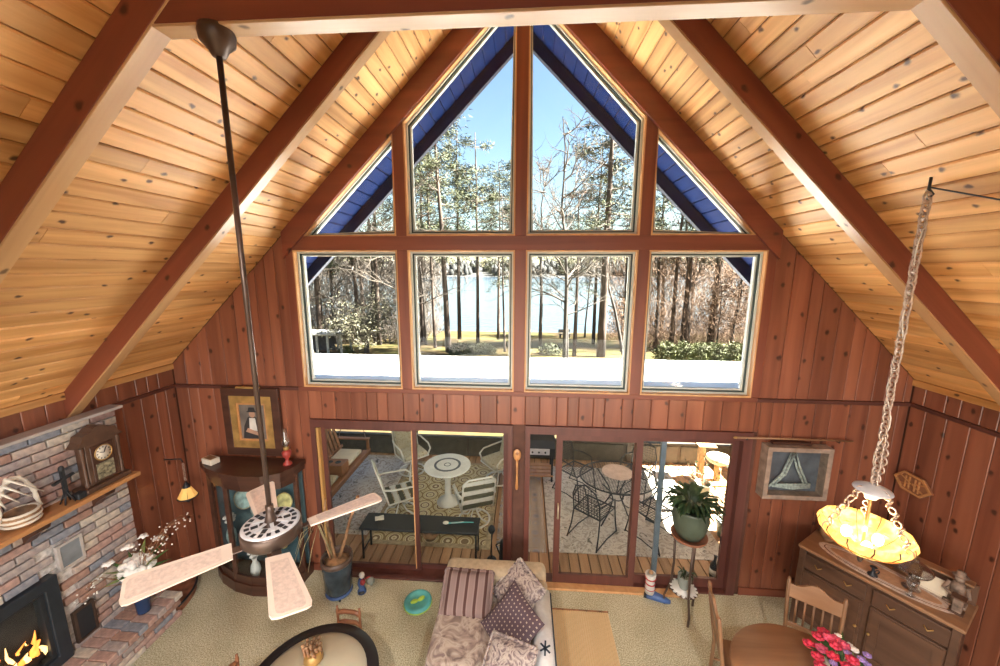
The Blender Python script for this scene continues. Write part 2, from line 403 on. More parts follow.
for s in (-1, 1): bw.prism([(s*W_, 2.7), (s*2.6, 2.7), (s*2.6, roofz(2.6)), (s*W_, roofz(W_))], BACK-.14, BACK)
bw.prism([(-2.6, 5.9-1.0), (2.6, 4.9), (1.1, roofz(1.1)), (0, roofz(0)), (-1.1, roofz(1.1))], BACK-.14, BACK) if False else None
struct('floor_loft', MB().box((0, -5.75, 2.42), (2*W_, 2.5, .16)), 'plaster_back')
wall_back = struct('wall_back', bw, 'plaster_back')
bt = MB(); bt.box((0, BACK-.05, 4.3), (.12, .1, 3.9)); bt.box((0, BACK-.05, 4.4), (5.2, .1, .12))
bt.build('mullion', 'trim_cedar_x', wall_back)
for nm, a, b_, in (('baseboard_left_front', -W_, DL[0]-.07), ('baseboard_right_front', DR[1]+.16, W_)):
    struct(nm, MB().box(((a+b_)/2, -.006, .05), (b_-a, .02, .10)), 'trim_cedar_x', bev=.004)
for s, nm in ((1, 'baseboard_right'), (-1, 'baseboard_left')):
    struct(nm, MB().box((s*(W_-.004), -2.1, .05), (.02, 4.2, .1)), 'trim_cedar', bev=.004)

# window wall: red casings ---------------------------------------
def cas(name, poly, y0, y1, mat, par=wall_front): return MB().prism(poly, y0, y1, 'xz', .004).build(name, mat, par)
cas('casing_board', [(-XD-.10, ZB), (XD+.10, ZB), (XD+.10-.0, ZUB), (-XD-.10, ZUB)], -.022, .10, 'trim_cedar_x')
cas('casing_board', [(-XD-.08, ZT-.02), (XD+.08, ZT-.02), (XD+.08, ZS), (-XD-.08, ZS)], -.022, .10, 'trim_cedar_x')
for s in (-1, 1):
    cas('casing_board', sorted_poly := [(s*XD, ZS), (s*(XD+.10), ZS), (s*(XD+.10), ZB), (s*XD, ZB)], -.02, .10, 'trim_cedar')
    cas('casing_board', [(s*XB, ZS), (s*XC, ZS), (s*XC, ZB), (s*XB, ZB)], -.02, .10, 'trim_cedar')
    cas('casing_board', [(s*XB, ZUB), (s*XC, ZUB), (s*XC, ztop(XC)+.03), (s*XB, ztop(XB))], -.02, .10, 'trim_cedar')
cas('casing_board', [(-XA, ZS), (XA, ZS), (XA, ZB), (-XA, ZB)], -.02, .10, 'trim_cedar')
cas('casing_board', [(-XA, ZUB), (XA, ZUB), (XA, ztop(XA)), (-XA, ztop(XA))], -.02, .10, 'trim_cedar')
# sloping rafters on the window wall
for s in (-1, 1):
    xo = XD+.105
    poly = [(0, ztop(0)), (s*xo, ztop(xo)), (s*xo, roofz(xo)), (0, roofz(0))]
    cas('gable_rafter', poly, -.055, .12, 'beam_cedar_x')
# glazing ----------------------------------------------------------
def window(n, poly):
    m = MB(); i1 = inset(poly, .016); i2 = inset(poly, .036); i3 = inset(poly, .05); i4 = inset(poly, .068)
    f = struct(f'window_{n}', MB().ring(poly, i1, -.026, .10), 'stop_oak')
    MB().ring(i1, i2, .035, .12).build('sash_frame', 'sash_pale', f)
    MB().ring(i2, i3, .055, .12).build('gasket', 'gasket', f)
    MB().ring(i3, i4, .075, .12).build('sash_bead', 'sash_pale', f)
    MB().prism(i3, .094, .100).build('pane', 'pane_glass', f)
n_ = 1
for a, b_ in ((-XD, -XC), (-XB, -XA), (XA, XB), (XC, XD)):
    window(n_, [(a, ZS), (b_, ZS), (b_, ZB), (a, ZB)]); n_ += 1
for s in (-1, 1):
    p = [(s*XB, ZUB), (s*XA, ZUB), (s*XA, ztop(XA)), (s*XB, ztop(XB))]; window(n_, p); n_ += 1
    xt = XC+(ztop(XC)-ZUB)/K
    window(n_, [(s*XC, ZUB), (s*xt, ZUB), (s*XC, ztop(XC))]); n_ += 1
# rake overhang: soffit boards + fascia ---------------------------
plain('soffit_blue', (.005, .014, .065), .7, .15, spec=.08)
plain('fascia_blue', (.02, .022, .04), .6, .1)
rf = struct('trim_1', MB().box((0, 1.17, roofz(0)+.10), (.2, .05, .1)), 'fascia_blue')
for s in (-1, 1):
    m = MB(); x1 = W_+.9
    m.prism([(0, roofz(0)-.20), (s*x1, roofz(0)-K*x1-.20), (s*x1, roofz(0)-K*x1+.1), (0, roofz(0)+.1)], 1.12, 1.2)
    m.build('rake_fascia', 'fascia_blue', rf)
    L = (W_+.9)/math.cos(ANG); nbd = int(L/.19)
    for i in range(nbd):
        d = (i+.5)*.19; x = s*(W_+.9-d*math.cos(ANG)); z = roofz(0)-K*abs(x)
        if s*x < .03: continue
        link('soffit_board', plank_mesh(.98, .184), 'soffit_blue', rf, (x+s*math.sin(ANG)*.02, .63, z+.02*math.cos(ANG)), (0, s*ANG, 0))
# doors -------------------------------------------------------------
def frame(name, x0, x1, z0, z1, wd, y0, y1, mat, par, bottom=None):
    bt_ = bottom if bottom is not None else wd
    return MB().ring([(x0, z0), (x1, z0), (x1, z1), (x0, z1)], [(x0+wd, z0+bt_), (x1-wd, z0+bt_), (x1-wd, z1-wd), (x0+wd, z1-wd)], y0, y1).build(name, mat, par)
wood('door_jamb_light', (.46, .25, .08), (.6, .36, .14), axis=2, vary=.1)
d1 = struct('door_1', MB().ring([(DL[0]-.06, 0), (DL[1]+.06, 0), (DL[1]+.06, 2.15), (DL[0]-.06, 2.15)], [(DL[0], .03), (DL[1], .03), (DL[1], DHEAD), (DL[0], DHEAD)], -.03, .14), 'door_dark')
MB().box((DL[0]+.015, .05, 1.03), (.03, .12, 2.0)).build('jamb_edge', 'door_jamb_light', d1)
xm = -1.31
for a, b_, y in ((DL[0]+.03, xm+.035, .05), (xm-.035, DL[1], .09)):
    frame('door_panel', a, b_, .03, DHEAD, .055, y, y+.035, 'door_dark', d1)
    MB().box(((a+b_)/2, y+.018, 1.04), (b_-a-.1, .006, 1.9)).build('pane', 'pane_glass', d1)
MB().box((xm-.02, .045, 1.04), (.012, .02, 1.95)).build('weather_strip', 'stop_oak', d1)
d2 = struct('door_2', MB().ring([(DR[0]-.06, 0), (DR[1]+.10, 0), (DR[1]+.10, 2.15), (DR[0]-.06, 2.15)], [(DR[0], .02), (DR[1], .02), (DR[1], DHEAD), (DR[0], DHEAD)], -.03, .14), 'door_dark')
for a, b_, y in ((.46, 1.48, -.01), (1.40, 2.60, .045)):
    frame('door_panel', a, b_, .03, DHEAD, .075, y, y+.04, 'door_dark', d2, bottom=.12)
    MB().box(((a+b_)/2, y+.02, 1.06), (b_-a-.13, .006, 1.85)).build('pane', 'pane_glass', d2)
plain('brass_handle', (.6, .5, .35), .35, 0, metal=.6)
MB().tube([(.50, -.02, .95), (.50, -.06, .97), (.50, -.06, 1.13), (.50, -.02, 1.15)], .011, 8).build('pull_handle', 'brass_handle', d2)
plain('screen_grey', (.16, .20, .25), .4, .1, metal=.3)
MB().box((1.765, .12, 1.0), (.06, .035, 1.96)).build('screen_stile', 'screen_grey', d2)
MB().box((1.17, -.06, .015), (1.95, .10, .03)).build('sill_board', 'stop_oak', d2, bev=.004)
MB().box((-1.33, -.055, .015), (2.45, .08, .03)).build('sill_board', 'door_dark', d1, bev=.004)
# ------------------------------------------------------------------ porch shell
wood('deck_wood', (.30, .16, .08), (.46, .27, .145), axis=1, grain=12, vary=.35, rough=.7)
plain('joist', (.05, .03, .02), .8)
DZ = -.05
deck = struct('floor_porch', MB().box((0, 1.85, DZ-.10), (9.0, 3.4, .1)), 'joist')
x = -4.45
while x < 4.45:
    wd = .14
    link('deck_board', plank_mesh(3.3, wd-.012, .03, .004), 'deck_wood', deck, (x+wd/2, 1.82, DZ-.03), (0, PI, 0)); x += wd
plain('porch_panel', (.085, .075, .055), .6, .15); plain('porch_frame', (.07, .055, .04), .6)
kw = struct('wall_porch', MB().box((0, 3.34, .165), (9.1, .05, .43)), 'porch_frame')
px_ = -4.5
while px_ < 4.5:
    MB().box((0, 0, 0), (1.06, .03, .38)).build('panel', 'porch_panel', kw, bev=.008, loc=(px_+.56, 3.31, .15)); px_ += 1.12
MB().box((0, 3.33, .39), (9.1, .10, .03)).build('rail_cap', 'porch_frame', kw, bev=.006)
for s in (-1, 1):
    MB().box((s*4.52, 1.75, .20), (.05, 3.2, .52)).build('side_panel', 'porch_panel', kw, bev=.006)
    for y in (1.75, 3.3): MB().box((s*4.52, y, 1.1), (.09, .09, 2.3)).build('post', 'porch_frame', kw, bev=.006)
for x in (-2.3, 0, 2.3): MB().box((x, 3.33, 1.05), (.09, .09, 2.2)).build('post', 'porch_frame', kw, bev=.006)
m, t, b = newmat('white_membrane'); setc(b, (.84, .85, .86), .55)
pr = MB()
pr.add([(-4.9, .14, 2.50), (4.9, .14, 2.50), (4.9, 3.45, 2.16), (-4.9, 3.45, 2.16), (-4.9, .14, 2.38), (4.9, .14, 2.38), (4.9, 3.45, 2.04), (-4.9, 3.45, 2.04)],
       [(0, 1, 2, 3), (7, 6, 5, 4), (0, 4, 5, 1), (1, 5, 6, 2), (2, 6, 7, 3), (3, 7, 4, 0)])
struct('roof_porch', pr, 'white_membrane')

# ------------------------------------------------------------------ land, lake, far shore
def gz(y): return -.6-(max(y, 4)-4)*.085
m, t, b = newmat('lawn'); setc(b, (.15, .12, .05), .95, spec=.1)
tc = t.nodes.new('ShaderNodeTexCoord'); n1 = t.nodes.new('ShaderNodeTexNoise'); n1.inputs['Scale'].default_value = .35; n1.inputs['Detail'].default_value = 8
t.links.new(tc.outputs['Object'], n1.inputs['Vector'])
r1 = ramp(t, [(.35, (0.028, 0.019, 0.009)), (.47, (0.075, 0.052, 0.022)), (.58, (0.037, 0.037, 0.011)), (.75, (0.095, 0.068, 0.030))]); t.links.new(n1.outputs[0], r1.inputs[0]); t.links.new(r1.outputs[0], b.inputs['Base Color'])
gm = MB(); xs = [-120+6*i for i in range(41)]; ys = [-20, 0, 4, 8, 12, 16, 20, 24, 28, 32, 36, 40, 42.5, 44, 46, 50]
gr = random.Random(5)
for y in ys:
    for x in xs:
        z = gz(y)+(gr.uniform(-.08, .08) if 6 < y < 42 else 0)
        if abs(x) > 14: z += (abs(x)-14)*.03*min(1, max(0, (y-5)/20))
        if y >= 44: z = -4.05-(y-44)*.2 if abs(x) < 40 else z
        gm.v.append((x, y, z))
n = len(xs)
gm.f = [(j*n+i, j*n+i+1, (j+1)*n+i+1, (j+1)*n+i) for j in range(len(ys)-1) for i in range(n-1)]; gm.sm = [True]*len(gm.f)
struct('ground_lawn', gm, 'lawn')
m, t, b = newmat('lake_water'); setc(b, (.035, .052, .07), .14, spec=.5)
tc = t.nodes.new('ShaderNodeTexCoord'); n1 = t.nodes.new('ShaderNodeTexNoise'); n1.inputs['Scale'].default_value = .8; n1.inputs['Detail'].default_value = 4
bm_ = t.nodes.new('ShaderNodeBump'); bm_.inputs['Strength'].default_value = .25; bm_.inputs['Distance'].default_value = .3
t.links.new(tc.outputs['Object'], n1.inputs['Vector']); t.links.new(n1.outputs[0], bm_.inputs['Height']); t.links.new(bm_.outputs[0], b.inputs['Normal'])
struct('lake', MB().add([(-700, 43, -4.0), (700, 43, -4.0), (700, 460, -4.0), (-700, 460, -4.0)], [(0, 1, 2, 3)]), 'lake_water')
plain('far_bank', (0.030, 0.028, 0.026), .9, .3, .06); plain('far_leaf', (0.017, 0.0175, 0.017), .9, .4, .15)
fb = MB(); fr_ = random.Random(9)
for i in range(-70, 71):
    x = i*10.0; h = 2+1.2*math.sin(i*.31)+fr_.uniform(0, .8)
    fb.v += [(x, 425, -4.2), (x, 432, -3+h*.3), (x, 520, 5+h*2.2), (x, 900, 10+6*math.sin(i*.13))]
for i in range(140):
    for j in range(3): fb.f.append((i*4+j, i*4+4+j, i*4+5+j, i*4+1+j)); fb.sm.append(True)
struct('far_shore', fb, 'far_bank')
ft = MB()
for i in range(1500):
    x = fr_.uniform(-560, 600); y = fr_.uniform(430, 520); z = -4+(y-430)*.11; h = fr_.uniform(8, 15); r = fr_.uniform(2.2, 4.5)
    ft.lathe([(r*.55, 0), (r, h*.3), (r*.8, h*.6), (r*.35, h*.88), (.01, h)], 6, (x, y, z), True)
tag(ft.build('distant_forest', 'far_leaf'), 'hazy grey green woods along the far shore of the lake', 'forest', kind='stuff')

# ------------------------------------------------------------------ trees
wood('bark_pine', (0.030, 0.020, 0.014), (0.083, 0.055, 0.041), axis=2, grain=6, stretch=.2, vary=.3, rough=.95)
wood('bark_grey', (0.024, 0.019, 0.016), (0.070, 0.058, 0.049), axis=2, grain=5, stretch=.2, vary=.3, rough=.95)
plain('twig', (0.084, 0.066, 0.052), .95, .2, 2)
plain('twig_rust', (0.120, 0.066, 0.036), .95, .3, 1.5)
plain('needles', (.045, .050, .018), .8, .45, .6)
plain('needles_light', (0.078, 0.084, 0.024), .8, .4, .8)
plain('scrub_leaf', (.085, .078, .045), .8, .4, .8)
plain('leaf_brown', (0.120, 0.063, 0.030), .9, .4, .8)
def quadleaf(m, p, L, wd, r):
    d = Vector((r.gauss(0, 1), r.gauss(0, 1), r.gauss(0, .7))).normalized(); s_ = d.orthogonal().normalized()
    s_.rotate(Matrix.Rotation(r.uniform(0, 6.28), 3, d)); s_ *= wd
    p = Vector(p); m.add([p-s_, p+s_, p+d*L], [(0, 1, 2)])
def trunk_pts(H, lean, wob, r, n=9):
    pts = []; ox = oy = 0
    for i in range(n+1):
        t_ = i/n; ox += r.uniform(-wob, wob); oy += r.uniform(-wob, wob)
        pts.append((lean[0]*t_*H+ox*t_, lean[1]*t_*H+oy*t_, H*t_-.3*(i == 0)))
    return pts
def branch(m, p, d, L, rad, r, depth, tips):
    pts = [Vector(p)]; d = Vector(d).normalized()
    for i in range(4):
        d = (d+Vector((r.gauss(0, .22), r.gauss(0, .22), r.gauss(.03, .18)))).normalized(); pts.append(pts[-1]+d*L/4)
    m.tube(pts, [rad*(1-.2*i) for i in range(5)], 4, False)
    tips.append(pts[-1]); tips.append(pts[-2])
    if depth:
        for i in range(1, 5):
            for _ in range(2 if depth > 1 else 1):
                dd = (d+Vector((r.gauss(0, .7), r.gauss(0, .7), r.gauss(.1, .5)))).normalized()
                branch(m, pts[i], dd, L*r.uniform(.35, .6), rad*.5, r, depth-1, tips)
TREES = {}
def tree_proto(key, kind, seed):
    """meshes of one tree: trunk, limbs, foliage"""
    r = random.Random(seed); tr, br, fo = MB(), MB(), MB(); tips = []
    if kind == 'pine':
        H = 19; pts = trunk_pts(H, (0, 0), .12, r); tr.tube(pts, [.21-.019*i for i in range(10)], 8)
        for k in range(30):
            t_ = r.uniform(.42, .99); a = r.uniform(0, 6.28); i = min(8, int(t_*9)); p = Vector(pts[i]).lerp(Vector(pts[i+1]), t_*9-i)
            L = 3.0*(1.12-t_)+.7; tp = []
            branch(br, p, (math.cos(a), math.sin(a), .12), L, .045, r, 1, tp); tips += tp
        for p in tips:
            for _ in range(15): quadleaf(fo, Vector(p)+Vector((r.gauss(0, .26), r.gauss(0, .26), r.gauss(.05, .14))), .34, .035, r)
        return tr.mesh('trunk'), br.mesh('branches'), fo.mesh('foliage'), 'bark_pine', 'twig', 'needles'
    if kind == 'bare':
        H = 11; pts = trunk_pts(H, (.02, 0), .22, r); tr.tube(pts, [.13-.012*i for i in range(10)], 7)
        for k in range(15):
            t_ = r.uniform(.25, .98); a = r.uniform(0, 6.28); i = min(8, int(t_*9)); p = Vector(pts[i]).lerp(Vector(pts[i+1]), t_*9-i)
            branch(br, p, (math.cos(a), math.sin(a), .7), 3.4*(1.1-t_)+.8, .045, r, 2, tips)
        return tr.mesh('trunk'), br.mesh('branches'), None, 'bark_grey', 'twig', None
    if kind == 'scrub':
        H = 3.6; pts = trunk_pts(H*.5, (.05, 0), .15, r, 5); tr.tube(pts, [.16-.018*i for i in range(6)], 7)
        for k in range(20):
            t_ = r.uniform(.25, 1); a = r.uniform(0, 6.28); i = min(4, int(t_*5)); p = Vector(pts[i]).lerp(Vector(pts[i+1]), t_*5-i)
            branch(br, p, (math.cos(a), math.sin(a), .45), 1.7, .03, r, 2, tips)
        for p in tips:
            if r.random() < .6:
                for _ in range(5): quadleaf(fo, Vector(p)+Vector((r.gauss(0, .15), r.gauss(0, .15), r.gauss(0, .15))), .16, .03, r)
        return tr.mesh('trunk'), br.mesh('branches'), fo.mesh('foliage'), 'bark_grey', 'twig', 'scrub_leaf'
    if kind == 'leafy':
        H = 7; pts = trunk_pts(H, (0, 0), .15, r); tr.tube(pts, [.09-.008*i for i in range(10)], 6)
        for k in range(20):
            t_ = r.uniform(.12, .98); a = r.uniform(0, 6.28); i = min(8, int(t_*9)); p = Vector(pts[i]).lerp(Vector(pts[i+1]), t_*9-i)
            branch(br, p, (math.cos(a), math.sin(a), .35), 1.9*(1.1-t_)+.5, .025, r, 1, tips)
        for p in tips:
            for _ in range(7): quadleaf(fo, Vector(p)+Vector((r.gauss(0, .2), r.gauss(0, .2), r.gauss(0, .2))), .15, .05, r)
        return tr.mesh('trunk'), br.mesh('branches'), fo.mesh('foliage'), 'bark_grey', 'twig_rust', 'leaf_brown'
for i, (k, kd) in enumerate((('pineA', 'pine'), ('pineB', 'pine'), ('pineC', 'pine'), ('bareA', 'bare'), ('bareB', 'bare'), ('bareC', 'bare'), ('scrub', 'scrub'), ('leafyA', 'leafy'), ('leafyB', 'leafy'))):
    TREES[k] = tree_proto(k, kd, 40+i)
def tree(key, x, y, label, name='tree', sc=1.0, tk=1.0, rz=0.0, lean=(0, 0), group=None, nofol=False):
    tr, br, fo, bm1, bm2, fm = TREES[key]
    o = thing(name, label, 'tree', (x, y, gz(y)-.05+(max(0, abs(x)-14)*.03*min(1, max(0, (y-5)/20)))), 0, group)
    o.rotation_euler = (lean[1], lean[0], rz); o.scale = (sc, sc, sc)
    a = link('trunk', tr, bm1, o)
    a.scale = (tk, tk, 1)
    link('branches', br, bm2, o)
    if fo and not nofol: link('foliage', fo, fm, o)
    return o
tree('pineA', -5.7, 23.2, 'tall pine with twin-looking trunk seen through second lower window', 'pine_tree', 1.0, 1.15, .4, (-.03, 0))
tree('pineB', -7.3, 25.5, 'slim pine leaning left beside the twin-looking pine', 'pine_tree', .92, .8, 2.2, (.05, 0))
tree('bareA', -8.6, 27.4, 'thin bare tree left of the leaning slim pine', 'bare_tree', 1.1, .9, 1.0)
tree('pineC', -1.45, 23.8, 'slender pine on the lake lawn just left of the centre mullion', 'pine_tree', .62, .75, 3.0, (.03, 0))
tree('bareB', 3.0, 21.0, 'bare branching tree rising right of the centre mullion', 'bare_tree', 1.05, .8, .3, (-.06, 0))
tree('pineB', 3.6, 21.9, 'dark straight pine trunk in third lower window', 'pine_tree', .60, 1.25, 4.0)
tree('bareC', 6.8, 37.4, 'small bare tree near the shore in third lower window', 'bare_tree', 1.0, .9, 2.0)
tree('pineA', 5.5, 22.1, 'thickest straight pine trunk in third lower window reaching the sky', 'pine_tree', 1.05, 1.5, 5.0)
tree('bareA', 7.4, 23.3, 'bare trunk leaning left against the right edge of third lower window', 'bare_tree', .95, 1.1, 0, (-.22, 0))
tree('leafyA', 7.6, 25.0, 'dark evergreen shrub tree beyond the leaning bare trunk', 'small_evergreen', .6, 1.0, 1.0)
tree('scrub', -11.6, 21.9, 'rounded scrubby tree with silvery twigs in first lower window', 'scrub_tree', 1.25, 1.1, .5)
ORD = ('first second third fourth fifth sixth seventh eighth ninth tenth eleventh twelfth thirteenth fourteenth fifteenth sixteenth seventeenth eighteenth nineteenth twentieth').split()
def side_order(lst): return sorted(lst, key=lambda q: (q[0]-CAM['cx'])/(q[1]-CAM['cy']))
KINDW = {'p': 'pine', 'b': 'bare tree', 'l': 'rusty-leaved tree', 's': 'scrub tree'}
WL = side_order(((-17.4, 26.2, 'pineB', .9, 1.5), (-16.3, 26.6, 'bareB', 1.2, 1.1), (-14.4, 27, 'pineC', .8, 1.2), (-13.4, 28, 'bareA', 1.2, 1.3), (-12.4, 26.4, 'pineA', .9, 1.2),
        (-19.5, 30, 'pineA', 1, 1.2), (-15.5, 33, 'bareC', 1.3, 1.2), (-10.6, 33, 'bareB', 1.2, 1.2), (-18, 36, 'pineC', 1, 1.2), (-13, 38, 'bareB', 1.3, 1), (-16.8, 22.6, 'bareC', .8, .9)))
for i, (x, y, k, sc, tk) in enumerate(WL):
    tree(k, x, y, f'{KINDW[k[0]]}, {ORD[i]} trunk from the left in woods left of lake', 'woodland_tree', sc, tk, i*1.3, group='woods left of the lake')
WR = side_order(((12.1, 30.4, 'bareA', 1.3, 1.2), (13.0, 29, 'pineC', .9, 1.1), (14.1, 29.2, 'pineA', 1.0, 1.5), (15.2, 31, 'bareC', 1.3, 1.3), (16.6, 29.5, 'pineB', 1.0, 1.8), (17.8, 28.4, 'leafyA', 1.1, 1.2),
        (18.8, 30.5, 'leafyB', 1.2, 1.2), (10.6, 33, 'bareB', 1.2, 1.2), (14.6, 36, 'bareA', 1.4, 1.3), (12.6, 38, 'pineB', .9, 1.2), (17.4, 36, 'pineC', 1, 1.3), (9.6, 31, 'leafyB', .9, 1), (16.0, 27.2, 'leafyB', .9, 1), (19.4, 26.5, 'leafyA', .9, 1), (20.5, 29, 'pineA', 1, 1.3)))
for i, (x, y, k, sc, tk) in enumerate(WR):
    tree(k, x, y, f'{KINDW[k[0]]}, {ORD[i]} trunk from the left in woods right of lake', 'woodland_tree', sc, tk, i*1.7+.4, group='woods right of the lake')
MID = side_order(((-9.6, 30, 'pineC', 1.0, 1.0), (-4.2, 29, 'pineB', .95, .9), (-2.6, 33, 'pineA', .9, .9), (-6.6, 33, 'pineA', 1.05, 1.0), (1.4, 27, 'bareA', 1.35, 1.0), (2.6, 19.0, 'bareC', 1.3, .9), (8.6, 28, 'pineC', 1.0, 1.0), (6.4, 30, 'pineB', .95, .9), (-7.9, 21, 'bareB', 1.2, .8)))
for i, (x, y, k, sc, tk) in enumerate(MID):
    tree(k, x, y, f'slim {KINDW[k[0]]} by the shore, {ORD[i]} from left of such', 'shore_tree', sc, tk, i*1.1+.2, group='slim trees near the shore')
# tangled underbrush of both woods
def brush(x0, x1, y0, y1, n, mat, label, seed):
    r = random.Random(seed); m = MB()
    for _ in range(n):
        x, y = r.uniform(x0, x1), r.uniform(y0, y1); z = gz(y)+max(0, abs(x)-14)*.03; p = Vector((x, y, z+r.random()**1.5*9)); d = Vector((r.gauss(0, .6), r.gauss(0, .3), r.gauss(.6, .6))).normalized()*r.uniform(.6, 1.8); s_ = Vector((.026, .01, 0))
        m.add([p-s_, p+s_, p+d], [(0, 1, 2)])
    tag(m.build('underbrush', mat), label, 'brush', kind='stuff')
brush(-30, -9.6, 27, 42, 22000, 'twig', 'grey brown tangled underbrush in the woods left of the lake', 1)
brush(9.4, 30, 26, 42, 22000, 'twig_rust', 'rust brown tangled underbrush in the woods right of the lake', 2)
# hedge bushes and small yard things
def bush(x, y, rx, rz_, n, mat, label, name, seed, cat='bush', L=.3, wd=.035, group=None):
    r = random.Random(seed); m = MB(); st = MB()
    for _ in range(7): st.tube([(r.uniform(-rx*.5, rx*.5), r.uniform(-.2, .2), -.1), (r.uniform(-rx*.7, rx*.7), r.uniform(-.3, .3), rz_*.8)], .015, 4)
    for _ in range(n):
        a = r.uniform(0, 6.28); u = r.random()**.5; p = (rx*u*math.cos(a), rx*.6*u*math.sin(a), rz_*r.uniform(.05, 1)*math.sqrt(max(.05, 1-u*u*.8))); quadleaf(m, p, L, wd, r)
    o = thing(name, label, cat, (x, y, gz(y)), 0, group); st.build('stems', 'twig', o); m.build('foliage', mat, o)
for i in range(6):
    bush(9.6+i*1.15, 20.9+.15*i, .85, 1.35, 900, 'needles_light', f'yellow green hedge bush, {ORD[i]} from left in row along right lawn', 'hedge_bush', 70+i, group='hedge bushes along the right lawn')
bush(-4.6, 22.0, .9, .9, 700, 'needles', 'low dark shrub at the foot of the twin-looking pine', 'shrub', 90)
bush(-3.0, 22.4, 1.0, .9, 700, 'needles', 'wide low dark shrub right of the twin-looking pine foot', 'shrub', 91)
bush(1.9, 22.8, .8, .9, 500, 'needles', 'low dark shrub on the lawn beside the centre mullion', 'shrub', 92)
bush(-13.0, 21.6, .45, .5, 300, 'needles_light', 'small bright yellow green plant beside the garden shelter', 'plant', 93)
# garden shelter on the left
plain('shed_white', (0.294, 0.280, 0.259), .8, .2); plain('shed_dark', (0.035, 0.032, 0.035), .8, .2)
sh = thing('garden_shelter', 'small open garden shelter with pale flat roof and white posts', 'shelter', (-14.6, 21.8, gz(21.8)), .1)
MB().box((0, 0, 1.5), (3.3, 2.0, .14)).build('roof', 'shed_white', sh, bev=.02)
for x in (-1.5, -.2, .55, 1.5):
    for y in (-.9, .9): MB().box((x, y, .7), (.13, .13, 1.6)).build('post', 'shed_white', sh)
MB().box((-.6, .85, .6), (1.9, .06, 1.4)).build('back_wall', 'shed_dark', sh)
bn = thing('lake_bench', 'small dark bench on the bank close to the water', 'bench', (4.4, 36.0, gz(36)), .2)
MB().box((0, 0, .42), (1.3, .4, .06)).build('seat', 'shed_dark', bn)
for s in (-.5, .5): MB().box((s, 0, .2), (.08, .36, .4)).build('leg', 'shed_dark', bn)
MB().box((0, .2, .75), (1.3, .05, .35)).build('backrest', 'shed_dark', bn)
# ------------------------------------------------------------------ interior materials
m, t, b = newmat('brick'); setc(b, (.3, .2, .18), .85, spec=.2)
oi = t.nodes.new('ShaderNodeObjectInfo'); r1 = ramp(t, [(0, (.48, .33, .29)), (.2, (.42, .37, .36)), (.4, (.60, .54, .47)), (.55, (.29, .31, .36)), (.7, (.54, .45, .40)), (.85, (.42, .27, .22)), (1, (.64, .58, .51))])
r1.color_ramp.interpolation = 'CONSTANT'
t.links.new(oi.outputs['Random'], r1.inputs[0])
tc = t.nodes.new('ShaderNodeTexCoord'); n1 = t.nodes.new('ShaderNodeTexNoise'); n1.inputs['Scale'].default_value = 22; n1.inputs['Detail'].default_value = 6; t.links.new(tc.outputs['Object'], n1.inputs['Vector'])
mx = t.nodes.new('ShaderNodeMix'); mx.data_type = 'RGBA'; mx.blend_type = 'MULTIPLY'; mx.inputs['Factor'].default_value = .8
r2 = ramp(t, [(.3, (.55, .55, .58)), (.7, (1.15, 1.1, 1.05))]); t.links.new(n1.outputs[0], r2.inputs[0]); t.links.new(r1.outputs[0], mx.inputs['A']); t.links.new(r2.outputs[0], mx.inputs['B']); t.links.new(mx.outputs['Result'], b.inputs['Base Color'])
bm_ = t.nodes.new('ShaderNodeBump'); bm_.inputs['Strength'].default_value = .5; bm_.inputs['Distance'].default_value = .01; t.links.new(n1.outputs[0], bm_.inputs['Height']); t.links.new(bm_.outputs[0], b.inputs['Normal'])
plain('mortar', (.62, .59, .57), .95, .2, 30)
wood('mantel_wood', (.40, .17, .06), (.56, .28, .11), axis=1, rough=.35, vary=.1)
wood('dark_walnut', (.045, .018, .012), (.09, .038, .024), axis=0, rough=.35, vary=.15)
wood('oak_mid', (.22, .11, .055), (.36, .20, .105), axis=0, rough=.4, vary=.15)
wood('oak_v', (.20, .10, .05), (.33, .18, .095), axis=2, rough=.4, vary=.15)
wood('oak_sideboard', (.075, .036, .022), (.13, .066, .04), axis=0, rough=.4, vary=.1)
wood('chair_red', (.20, .075, .035), (.30, .125, .06), axis=2, rough=.4, vary=.15)
wood('blade_wood', (.66, .53, .44), (.78, .65, .55), axis=0, rough=.4, vary=.05)
plain('cane_panel', (.62, .49, .42), .5, .1, 60)
plain('black_iron', (.02, .022, .026), .5, .1); plain('stove_black', (.025, .032, .042), .4, .1, metal=.2)
plain('brown_metal', (.10, .065, .05), .35, .1, metal=.5); plain('pale_metal', (.60, .60, .62), .4, .1, metal=.2)
plain('chain_metal', (.55, .42, .34), .35, .1, metal=.7)
plain('slate_plate', (.20, .22, .24), .6, .15); plain('ledge_grey', (.46, .42, .40), .5, .1)
plain('white_matte', (.75, .74, .70), .6, .05); plain('cream', (.70, .60, .45), .6, .05); plain('ivory', (.72, .66, .56), .55, .08)
plain('leaf_green', (.06, .12, .035), .5, .4, 6); plain('leaf_dark', (.025, .055, .02), .45, .4, 6); plain('stem_green', (.22, .28, .09), .6, .2)
plain('navy_glass', (.02, .04, .10), .12, .1); plain('petal_white', (.85, .83, .80), .7, .05)
plain('petal_red', (.55, .03, .07), .6, .3, 20); plain('petal_pink', (.65, .09, .18), .6, .3, 20); plain('petal_violet', (.33, .22, .55), .6, .2, 20)
plain('black_edge', (.02, .016, .018), .4, .1); plain('table_cream', (.82, .78, .60), .35, .05, 3)
plain('twist_wood', (.26, .12, .055), .4, .5, 18); plain('dry_grass', (.42, .36, .20), .8, .2); plain('drift', (.30, .17, .085), .6, .4, 10)
